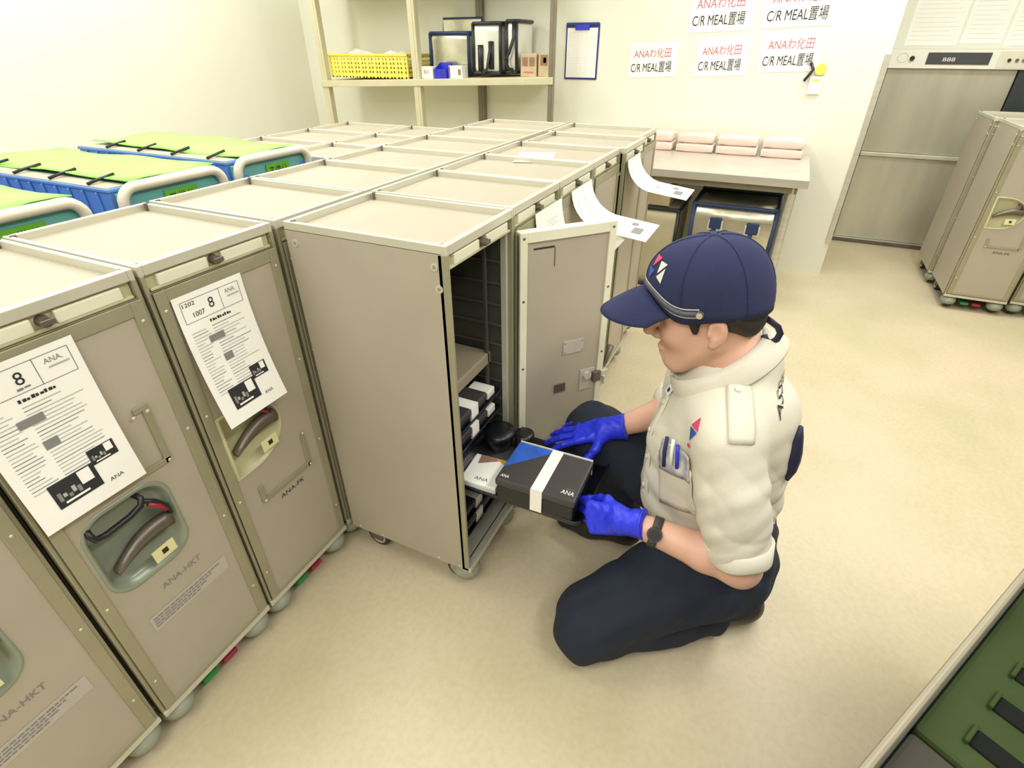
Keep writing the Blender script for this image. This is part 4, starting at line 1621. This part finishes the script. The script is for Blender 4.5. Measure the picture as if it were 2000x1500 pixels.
# --- hair: cropped shell under the cap
Hf = Field(HO - 0.14, HO + 0.16, 0.0036)
Hf.ell(hp(-0.012, 0, 0.056), (0.101, 0.0805, 0.10), HM, 0.0)
Hf.cone(hp(-0.080, 0.03, 0.0), hp(-0.080, -0.03, 0.0), 0.019, 0.019, 0.03)
for s in (1, -1):
    Hf.cone(hp(0.034, s * 0.071, 0.03), hp(0.030, s * 0.0735, 0.002), 0.013, 0.007, 0.006)
    Hf.cone(hp(-0.04, s * 0.068, 0.02), hp(-0.07, s * 0.045, -0.012), 0.016, 0.014, 0.02)
    Hf.ell(hp(-0.006, s * 0.086, -0.002), (0.021, 0.03, 0.032), HM, 0.004, True)
Hf.cone(hp(0.098, 0.07, -0.02), hp(0.098, -0.07, -0.02), 0.060, 0.060, 0.004, True)
Hf.cone(hp(0.0, 0.11, -0.078), hp(0.0, -0.11, -0.078), 0.064, 0.064, 0.01, True)
Hf.build('hair', HAIR, person, 1)

# --- eyes and brows
for s in (1, -1):
    e = MB()
    c = hp(0.0735, s * 0.032, 0.006)
    for k, (r, m, off) in enumerate(((0.0115, WHITE, 0.0), (0.006, mat('iris', (48, 32, 24), 0.3), 0.0068))):
        cc = c + HFv * off
        rg = []
        for j in range(7):
            t = PI * j / 6
            rg.append([tuple(cc + HFv * r * math.cos(t) + (HLv * math.cos(2 * PI * q / 12) + HUv * math.sin(2 * PI * q / 12)) * r * math.sin(t) * 0.98) for q in range(12)])
        e.rings(rg, m)
    e.build('eye', person)
    e = MB()
    e.tube([tuple(hp(0.101, s * 0.014, 0.033)), tuple(hp(0.096, s * 0.032, 0.037)), tuple(hp(0.084, s * 0.048, 0.032))], [0.003, 0.0035, 0.002], HAIR, 6)
    e.build('eyebrow', person)
lp = MB()


# --- cap
def dome(phi, t, off=0.0):
    """phi round the head from the front, t 0 at the rim .. 1 at the top"""
    cp = math.cos(phi)
    ap = abs((phi + PI) % (2 * PI) - PI)
    u0 = 0.028 + 0.040 * max(0.0, cp) ** 1.6 - 0.012 * max(0.0, -cp) - 0.020 * math.exp(-((ap - 0.98) / 0.38) ** 2)
    th = t * PI / 2
    cz = math.sin(th) ** 0.9 if th > 0 else 0.0
    rr = math.cos(th) ** 0.72 if t < 1 else 0.0
    bulge = 1.0 + 0.03 * math.sin(PI * min(1, t * 1.4))
    f = (0.124 if math.cos(phi) > 0 else 0.113) * math.cos(phi) * rr * bulge
    l = 0.089 * math.sin(phi) * rr * bulge
    u = u0 + (0.165 - u0) * cz
    p = hp(-0.004 + f, l, u)
    if off:
        nr = HFv * (f * 0.8) + HLv * l + HUv * (u - 0.03)
        p = p + nr / np.linalg.norm(nr) * off
    return p


cap = MB()
NP, NT = 60, 16
rg = [[tuple(dome(2 * PI * i / NP, j / NT)) for i in range(NP)] for j in range(NT)]
rg.append([tuple(dome(0, 1)) for i in range(NP)])
cap.rings(rg, CAPM)
co = cap.build('cap', person)
sm = co.modifiers.new('thickness', 'SOLIDIFY')
sm.thickness = 0.003
br = MB()
PH = 0.86
nb, nt_ = 28, 8
pts, f = [], []
for j in range(nt_ + 1):
    for i in range(nb + 1):
        ph = -PH + 2 * PH * i / nb
        t = j / nt_
        p = dome(ph, 0.0)
        e = 0.096 * math.cos(ph * 0.5) * (1 - 0.5 * abs(ph / PH) ** 5)
        drop = (0.026 * t + 0.018 * t * t) * (1 - 0.6 * (ph / PH) ** 2)
        p = p + HFv * (e * t) - HUv * drop + HLv * math.sin(ph) * 0.006 * t
        pts.append(tuple(p))
for j in range(nt_):
    for i in range(nb):
        a = j * (nb + 1) + i
        f.append((a, a + nb + 1, a + nb + 2, a + 1))
br.add(pts, f, CAPM, True)
bo = br.build('cap_brim', co)
sm = bo.modifiers.new('thickness', 'SOLIDIFY')
sm.thickness = 0.004
sm.offset = 1.0
bd = MB()
CORD = mat('cord_silver', (170, 166, 160), 0.4, 0.3, 0.1, 60)
BAND = mat('band_grey', (84, 84, 96), 0.5, 0.2, 0.1, 60)
phs = [-1.35 + 2.7 * i / 30 for i in range(31)]
for (t0, r, m) in ((0.075, 0.006, BAND), (0.11, 0.0016, CORD), (0.045, 0.0016, CORD)):
    bd.tube([tuple(dome(p, t0 + 0.03 * math.cos(p), 0.003)) for p in phs], r, m, 6, flat=tuple(HFv))
bd.build('cap_band', co)
for s in (1, -1):
    bd = MB()
    p = dome(s * 1.36, 0.075, 0.004)
    q = dome(s * 1.36, 0.075, 0.010)
    bd.cyl(tuple(p), tuple(q), 0.0085, CHROME, 14, 0.006)
    bd.build('cap_button', co)
bd = MB()
bd.dome(tuple(hp(-0.004, 0, 0.164)), 0.008, tuple(HUv), CAPM, 10)
bd.build('top_button', co)
for k in range(6):
    ph = 0.0 + k * PI / 3
    bd = MB()
    bd.tube([tuple(dome(ph, t, 0.0006)) for t in [0.02 + 0.95 * q / 14 for q in range(15)]], 0.0011, CAPM, 5)
    bd.build('seam', co)
em = MB()
EMR = mat('emblem_red', (214, 64, 92), 0.6)
EMB = mat('emblem_blue', (48, 84, 168), 0.6)
EMW = mat('emblem_white', (214, 210, 200), 0.6)


def tri(cx, cy, pl, m):
    pts = []
    for (x, y) in pl:
        ph = 0.30 - (cx + x) * 1.35 / 0.115
        t = 0.34 + (cy + y) * 1.3 / 0.165
        pts.append(tuple(dome(ph, t, 0.0022)))
    em.add(pts, [tuple(range(len(pts)))], m)


# wearer's left appears to the right of the emblem centre when seen from the left side
tri(0.0, 0, [(0.012, 0.020), (-0.010, 0.020), (0.001, 0.001)], EMR)
tri(0.0, 0, [(0.013, -0.002), (-0.009, -0.002), (0.0, -0.019)], EMB)
tri(0.0, 0, [(-0.013, 0.016), (-0.030, 0.016), (-0.018, -0.003)], EMW)
tri(0.0, 0, [(-0.030, 0.010), (-0.018, -0.008), (-0.030, -0.012)], EMW)
em.build('emblem', co)
st = MB()
sp_ = [(-0.098, 0.020, 0.0), (-0.110, 0.030, -0.006), (-0.122, 0.034, -0.016), (-0.127, 0.034, -0.030), (-0.122, 0.033, -0.044), (-0.111, 0.032, -0.050), (-0.102, 0.031, -0.044), (-0.099, 0.030, -0.034)]
st.tube([tuple(hp(*p)) for p in sp_], 0.0065, mat('strap_navy', (34, 30, 52), 0.5), 8, flat=tuple(HLv))
st.build('cap_strap', co)


# --- gloves
def glove(name, W, fdir, ddir, side, curls, spread, thumb):
    f = np.array(fdir, float)
    f /= np.linalg.norm(f)
    d = np.array(ddir, float)
    d -= f * (d @ f)
    d /= np.linalg.norm(d)
    t = np.cross(f, d) * side
    W = np.array(W, float)
    H = lambda a, b, c: W + f * a + t * b + d * c
    G = Field(W - 0.2, W + 0.2, 0.0022)
    kn = [(0.088, 0.029), (0.092, 0.009), (0.087, -0.011), (0.079, -0.029)]
    for (a, b) in kn:
        G.cone(H(0.012, b * 0.62, 0), H(a, b, 0.0), 0.0145, 0.0115, 0.012)
    G.cone(H(0.05, 0.018, -0.004), H(0.05, -0.018, -0.004), 0.014, 0.013, 0.012)
    ln = [(0.043, 0.026, 0.021), (0.047, 0.030, 0.022), (0.044, 0.028, 0.021), (0.034, 0.021, 0.019)]
    for i, (a, b) in enumerate(kn):
        p = H(a, b, 0)
        ang = 0.0
        for j in range(3):
            ang += curls[i][j]
            dr = f * math.cos(ang) - d * math.sin(ang) + t * spread[i]
            dr /= np.linalg.norm(dr)
            q = p + dr * ln[i][j]
            r0 = (0.0102, 0.0092, 0.0083)[j] * (0.88 if i == 3 else 1)
            r1 = (0.0092, 0.0083, 0.0072)[j] * (0.88 if i == 3 else 1)
            G.cone(p, q, r0, r1, 0.003)
            p = q
    p = H(0.022, 0.024, -0.006)
    G.cone(H(0.012, 0.008, -0.004), p, 0.015, 0.0145, 0.012)
    for (v, L, r0, r1) in thumb:
        v = f * v[0] + t * v[1] + d * v[2]
        v /= np.linalg.norm(v)
        q = p + v * L
        G.cone(p, q, r0, r1, 0.008)
        p = q
    # cuff
    G.cone(H(-0.045, 0, 0), H(0.015, 0, 0), 0.034, 0.029, 0.012, cut=(H(-0.042, 0, 0), -f))
    G.ell(H(-0.043, 0, 0), (0.004, 0.036, 0.034), np.stack([f, t, d]), 0.004)
    G.displace(lambda P: 0.0006 * np.sin(((P - W) @ f) * 260 + 3 * np.sin(((P - W) @ t) * 90)) * np.sin(((P - W) @ t) * 130 + 1))
    return G.build(name, GLOVE, person, 1)


glove('glove', LWR + np.array([0.0, 0.012, -0.004]), (0.04, 0.95, -0.28), (-0.84, 0.12, 0.5), 1,
      [(0.75, 1.05, 0.6), (0.85, 1.1, 0.6), (0.95, 1.1, 0.6), (1.05, 1.1, 0.6)], (0.06, 0.0, -0.05, -0.12),
      [((0.75, 0.45, -0.35), 0.036, 0.0125, 0.011), ((0.85, -0.05, -0.5), 0.030, 0.011, 0.0095), ((0.8, -0.25, -0.55), 0.024, 0.0095, 0.008)])
glove('glove', RWR + np.array([-0.004, 0.016, -0.006]), (-0.14, 0.92, -0.34), (-0.35, 0.25, 0.9), -1,
      [(0.12, 0.2, 0.15), (0.08, 0.18, 0.15), (0.12, 0.22, 0.15), (0.2, 0.3, 0.2)], (0.12, 0.02, -0.08, -0.2),
      [((0.5, 0.8, -0.25), 0.036, 0.0125, 0.011), ((0.75, 0.55, -0.4), 0.032, 0.011, 0.0098), ((0.9, 0.2, -0.35), 0.026, 0.0098, 0.008)])

# --- wrist watch on the left arm
ax = (LEL - LWR)
ax /= np.linalg.norm(ax)
wc = LWR + ax * 0.056
w = MB()
u_ = np.array([-0.80, 0.0, 0.6])
u_ -= ax * (u_ @ ax)
u_ /= np.linalg.norm(u_)
v_ = np.cross(ax, u_)
ring = lambda r, o: [tuple(wc + ax * o + (u_ * math.cos(2 * PI * k / 28) + v_ * math.sin(2 * PI * k / 28)) * r) for k in range(28)]
WM = mat('watch_strap', (58, 52, 48), 0.5, 0, 0.1, 40)
w.rings([ring(0.0335, -0.010), ring(0.0355, -0.009), ring(0.036, 0.009), ring(0.034, 0.010)], WM)
wo = w.build('watch', person)
w = MB()
w.cyl(tuple(wc + u_ * 0.034), tuple(wc + u_ * 0.044), 0.017, WM, 20, 0.016)
w.cyl(tuple(wc + u_ * 0.044), tuple(wc + u_ * 0.0446), 0.013, BLACK, 20)
w.build('watch_case', wo)


# --- shirt
def folds(P):
    x, y, z = P[..., 0], P[..., 1], P[..., 2]
    rid = lambda t: 1 - np.abs(np.sin(t)) ** 0.6 * 2
    slv = np.clip((0.13 - x) / 0.05, 0, 1)
    a = rid(26 * z + 12 * x - 9 * y + 1.9 * np.sin(15 * y + 9 * z)) * 0.0022
    b = rid(34 * (z * 0.6 - y * 0.8) + 2.6 * np.sin(14 * x + 8 * z)) * 0.0018
    c = np.sin(95 * (z + 0.5 * y) + 5 * np.sin(16 * x + 13 * y)) * 0.0011
    e = rid(44 * z + 16 * y + 1.8 * np.sin(26 * y + 6 * z)) * 0.0012 * slv * np.clip((0.62 - z) / 0.12, 0, 1)
    low = np.clip((0.76 - z) / 0.22, 0.12, 1)
    return (a + b + c) * low + e


S = Field((-0.06, -1.25, 0.26), (0.54, -0.74, 0.92), 0.0042)
S.cone((0.19, -0.99, 0.675), (0.222, -1.015, 0.38), 0.112, 0.115, 0.0)
S.cone((0.312, -0.955, 0.675), (0.325, -0.99, 0.38), 0.118, 0.115, 0.06)
S.cone((0.25, -1.045, 0.68), (0.27, -1.07, 0.42), 0.085, 0.085, 0.06)
S.cone((0.20, -0.925, 0.60), (0.21, -0.925, 0.43), 0.088, 0.086, 0.05)
S.cone((0.235, -0.985, 0.765), (0.125, -1.0, 0.705), 0.052, 0.055, 0.045)
S.cone((0.245, -0.98, 0.765), (0.37, -0.955, 0.71), 0.052, 0.055, 0.045)
S.cone((0.238, -0.965, 0.765), (0.24, -0.96, 0.70), 0.062, 0.085, 0.05)
ld = LEL - LSH
ld /= np.linalg.norm(ld)
lh = LSH + ld * 0.255
S.cone(LSH + np.array([0.012, 0.012, -0.005]), LSH + ld * 0.17 + np.array([0.0, 0.008, 0]), 0.069, 0.069, 0.02)
S.cone(LSH + ld * 0.10 + np.array([0, 0.006, 0]), LSH + ld * 0.34, 0.070, 0.059, 0.008, cut=(lh, ld))
rd = REL - RSH
rd /= np.linalg.norm(rd)
rh = RSH + rd * 0.19 + np.array([0, 0.012, 0])
S.cone(RSH, RSH + rd * 0.30, 0.07, 0.066, 0.035, cut=(rh, rd))
S.cone((0.248, -1.0, 0.80), (0.245, -0.97, 0.76), 0.07, 0.07, 0.03)
S.displace(folds)
S.cone(lh - ld * 0.05, lh + ld * 0.05, 0.050, 0.052, 0.004, True)
S.cone(rh - rd * 0.04, rh + rd * 0.05, 0.052, 0.056, 0.004, True)
S.cone(hp(-0.02, 0, -0.02), C7 + np.array([0, 0.02, -0.005]), 0.064, 0.066, 0.006, True)
shirt = S.build('shirt', SHIRT, person, 1)
V_, Q_ = S.mesh()
BVH = BVHTree.FromPolygons([tuple(v) for v in V_], [tuple(q) for q in Q_])

# sleeve turn-ups
for (c, dd, r0) in ((lh, ld, 0.0665), (rh, rd, 0.0715)):
    u1 = np.cross(dd, np.array([0.3, 0.2, 0.9]))
    u1 /= np.linalg.norm(u1)
    v1 = np.cross(dd, u1)
    ring = lambda r, o: [tuple(c + dd * o + (u1 * math.cos(2 * PI * k / 36) + v1 * math.sin(2 * PI * k / 36)) * (r + 0.0018 * math.sin(5 * 2 * PI * k / 36 + o * 90))) for k in range(36)]
    m = MB()
    m.rings([ring(r0 - 0.004, -0.036), ring(r0 + 0.002, -0.034), ring(r0 + 0.001, 0.0), ring(r0 - 0.001, 0.006), ring(r0 - 0.006, 0.006), ring(r0 - 0.007, -0.02)], SHIRT)
    m.build('sleeve_cuff', shirt)

# collar: a standing band that folds outward
cfr, cbk = np.array([0.206, -0.862, 0.742]), np.array([0.250, -1.024, 0.866])
cc = (cfr + cbk) / 2
ea = (cbk - cfr) / 2
eb = np.array([-0.076, -0.016, 0.0])
cn = np.cross(eb, ea)
cn /= np.linalg.norm(cn)
if cn[2] < 0:
    cn = -cn
m = MB()
rgs = []
NC = 48
for (s, o) in ((0.90, -0.055), (0.92, 0.004), (0.98, 0.010), (1.10, -0.004), (1.27, -0.036), (1.25, -0.040), (1.06, -0.012), (0.98, -0.055)):
    row = []
    for k in range(NC):
        a = -PI + 0.09 + (2 * PI - 0.18) * k / (NC - 1)
        q = cc + ea * math.cos(a) * s + eb * math.sin(a) * s + cn * o
        front = max(0.0, -math.cos(a))
        if s > 1.0:
            q = q - cn * 0.016 * front ** 3
        row.append(tuple(q))
    rgs.append(row)
pts = [p for r in rgs for p in r]
f = []
for i in range(len(rgs)):
    j = (i + 1) % len(rgs)
    for k in range(NC - 1):
        f.append((i * NC + k, i * NC + k + 1, j * NC + k + 1, j * NC + k))
f.append(tuple(i * NC for i in range(len(rgs))))
f.append(tuple(i * NC + NC - 1 for i in reversed(range(len(rgs)))))
m.add(pts, f, SHIRT, True)
m.build('collar', shirt)


# --- trousers
T = Field((-0.16, -1.30, 0.0), (0.52, -0.52, 0.55), 0.0048)
T.cone((0.205, -1.045, 0.33), (0.345, -1.03, 0.33), 0.125, 0.125, 0.0)
T.cone((0.20, -1.06, 0.25), (0.35, -1.05, 0.25), 0.128, 0.128, 0.05)
T.cone((0.175, -1.03, 0.25), (0.005, -0.80, 0.115), 0.125, 0.088, 0.05)
T.cone((0.005, -0.80, 0.105), (-0.02, -0.785, 0.075), 0.086, 0.07, 0.03)
T.cone((-0.01, -0.80, 0.072), (0.12, -0.97, 0.074), 0.071, 0.072, 0.03)
T.cone((0.12, -0.97, 0.074), (0.19, -1.06, 0.078), 0.072, 0.074, 0.03)
T.cone((0.35, -1.02, 0.26), (0.365, -0.665, 0.42), 0.118, 0.078, 0.04)
T.cone((0.365, -0.665, 0.415), (0.385, -0.77, 0.12), 0.078, 0.062, 0.03, cut=((0.385, -0.775, 0.085), (0, -0.1, -1)))
T.cutplane((0, 0, 0.0035), (0, 0, -1))
T.displace(lambda P: 0.0022 * np.sin(46 * (P[..., 0] - P[..., 1]) + 5 * np.sin(19 * P[..., 2])) + 0.0018 * np.sin(70 * (P[..., 1] + 0.5 * P[..., 2]) + 4 * np.sin(23 * P[..., 0])))
trousers = T.build('trousers', TROUS, person, 1)
bl = MB()
bl.tube([(0.265 + 0.178 * math.cos(a), -1.03 + 0.135 * math.sin(a), 0.385) for a in [2 * PI * k / 40 for k in range(40)]], 0.016, BLACK, 8, True, flat=(0, 0, 1))
sh = MAT_SHOE = mat('shoe_black', (30, 24, 30), 0.45, 0, 0.1, 30)
K = Field((0.08, -1.30, 0.0), (0.42, -0.98, 0.22), 0.0045)
K.cone((0.19, -1.065, 0.062), (0.262, -1.155, 0.058), 0.052, 0.048, 0.0)
K.cone((0.262, -1.155, 0.058), (0.285, -1.185, 0.03), 0.046, 0.026, 0.03)
K.cutplane((0, 0, 0.003), (0, 0, -1))
K.build('shoe', sh, person, 1)
K = Field((0.28, -0.90, 0.0), (0.48, -0.52, 0.16), 0.0045)
K.cone((0.385, -0.80, 0.05), (0.375, -0.68, 0.042), 0.042, 0.045, 0.0)
K.cone((0.375, -0.68, 0.042), (0.368, -0.60, 0.032), 0.045, 0.032, 0.03)
K.cone((0.385, -0.79, 0.06), (0.385, -0.775, 0.12), 0.042, 0.04, 0.03)
K.cutplane((0, 0, 0.003), (0, 0, -1))
K.build('shoe', sh, person, 1)

# --- details lying on the shirt
def on_shirt(p, off):
    q, nrm, _i, _d = BVH.find_nearest(Vector(p))
    if nrm.dot(Vector(p) - Vector((0.25, -1.0, 0.6))) < 0 and nrm.dot(q - Vector((0.25, -1.0, 0.55))) < 0:
        nrm = -nrm
    return q + nrm * off


def patch(name, quad, off, m, nu=6, nv=8, th=0.0015, parent=None):
    """quad: top left, top right, bottom right, bottom left"""
    a, b, c, d = (Vector(p) for p in quad)
    mb = MB()
    pts, f = [], []
    for j in range(nv + 1):
        for i in range(nu + 1):
            u, v = i / nu, j / nv
            p = (a * (1 - u) + b * u) * (1 - v) + (d * (1 - u) + c * u) * v
            pts.append(on_shirt(p, off))
    for j in range(nv):
        for i in range(nu):
            k = j * (nu + 1) + i
            f.append((k, k + nu + 1, k + nu + 2, k + 1))
    mb.add(pts, f, m, True)
    o = mb.build(name, parent or shirt)
    s = o.modifiers.new('thickness', 'SOLIDIFY')
    s.thickness = th
    s.offset = 0
    return o


ep = patch('epaulette', ((0.142, -0.975, 0.79), (0.155, -1.018, 0.793), (0.064, -1.045, 0.722), (0.047, -1.002, 0.722)), 0.003, SHIRT, 6, 10, 0.003)
bt = MB()
q = on_shirt((0.137, -0.997, 0.787), 0.004)
bt.cyl(q, q + Vector((-0.3, -0.1, 0.9)) * 0.004, 0.007, CREAM, 14)
bt.build('epaulette_button', shirt)
patch('chest_pocket', ((0.122, -0.872, 0.60), (0.062, -0.945, 0.615), (0.075, -0.965, 0.48), (0.122, -0.90, 0.465)), 0.003, SHIRT, 8, 8, 0.003)
patch('pocket_sleeve', ((0.118, -0.876, 0.642), (0.068, -0.938, 0.648), (0.072, -0.945, 0.575), (0.119, -0.885, 0.565)), 0.006, mat('clear_plastic', (206, 204, 200), 0.12, 0.3, 0.2, 60, bump=0.8, bscale=40), 8, 6, 0.002)
for i, (a, b, m) in enumerate((((0.108, -0.885, 0.655), (0.105, -0.895, 0.585), INKB), ((0.098, -0.90, 0.66), (0.094, -0.908, 0.60), PAPER), ((0.088, -0.91, 0.655), (0.086, -0.92, 0.60), BLUE))):
    pn = MB()
    pn.tube([on_shirt(a, 0.010), on_shirt((Vector(a) + Vector(b)) / 2, 0.011), on_shirt(b, 0.010)], 0.004, m, 8)
    pn.build('pen', shirt)
pk = [(0.215, -0.862, 0.74), (0.185, -0.862, 0.69), (0.17, -0.85, 0.62), (0.165, -0.855, 0.55), (0.165, -0.865, 0.47), (0.175, -0.89, 0.40)]
mb = MB()
pts, f = [], []
for i, p in enumerate(pk):
    for k in (-0.5, 0.5):
        pts.append(on_shirt(Vector(p) + Vector((0.8, 0.5, 0)) * 0.03 * k, 0.003))
for i in range(len(pk) - 1):
    f.append((2 * i, 2 * i + 1, 2 * i + 3, 2 * i + 2))
mb.add(pts, f, SHIRT, True)
o = mb.build('placket', shirt)
sm = o.modifiers.new('thickness', 'SOLIDIFY')
sm.thickness = 0.002
sm.offset = 0
for p in pk[1:]:
    bt = MB()
    q = on_shirt(p, 0.0045)
    nq = (q - on_shirt(p, 0.0)).normalized()
    bt.cyl(q, q + nq * 0.002, 0.0055, CREAM, 12)
    bt.build('button', shirt)


def stamp(name, polys, P, up, off=0.003):
    P = Vector(P)
    q, nrm, _i, _d = BVH.find_nearest(P)
    if nrm.dot(q - Vector((0.25, -1.0, 0.6))) < 0:
        nrm = -nrm
    up = Vector(up)
    up = (up - nrm * up.dot(nrm)).normalized()
    rt = up.cross(nrm)
    mb = MB()
    for pl, m in polys:
        pts = [on_shirt(q + rt * x + up * y, off) for x, y in pl]
        mb.add(pts, [tuple(range(len(pts)))], m)
    return mb.build(name, shirt)


stamp('chest_emblem', [([(-0.012, 0.004), (0.012, 0.004), (-0.004, 0.03)], EMR), ([(-0.012, 0.001), (0.012, 0.001), (0.0, -0.026)], EMB),
                       ([(-0.004, -0.034), (0.006, -0.034), (0.006, -0.042), (-0.004, -0.042)], EMR)], (0.076, -0.932, 0.712), (0, 0, 1))
stamp('name_badge', [([(-0.013, -0.010), (0.013, -0.010), (0.013, 0.010), (-0.013, 0.010)], PAPER)], (0.19, -0.855, 0.722), (0, 0, 1), 0.006)
stamp('badge_mark', [([(-0.006, -0.005), (0.004, -0.005), (0.004, 0.005), (-0.006, 0.005)], INKB)], (0.19, -0.855, 0.722), (0, 0, 1), 0.007)
v2, f2, h2 = text_flat('ASSE')
P0, P1 = Vector((0.145, -1.092, 0.735)), Vector((0.238, -1.07, 0.782))
dx = (P1 - P0)
upv = Vector((0.1, 0.55, 0.75))
mb = MB()
mb.add([on_shirt(P0 + dx * p[0] + upv.normalized() * p[1] * 0.062, 0.0025) for p in v2], f2, INK)
mb.build('back_lettering', shirt)
NV = mat('strap_navy2', (36, 36, 66), 0.6, 0, 0.1, 40)
mb = MB()
mb.tube([on_shirt((0.19, -1.2, z), 0.004) for z in (0.70, 0.67, 0.64, 0.61, 0.58, 0.55)], [0.005, 0.011, 0.015, 0.015, 0.011, 0.004], NV, 10)
mb.build('back_strap', person)
mb = MB()
mb.tube([(0.11, -1.11, 0.44), (0.11, -1.145, 0.41), (0.11, -1.148, 0.37), (0.115, -1.13, 0.335)], [0.004, 0.01, 0.01, 0.003], BLACK, 8, flat=(0, 1, 0))
mb.build('strap_tail', person)
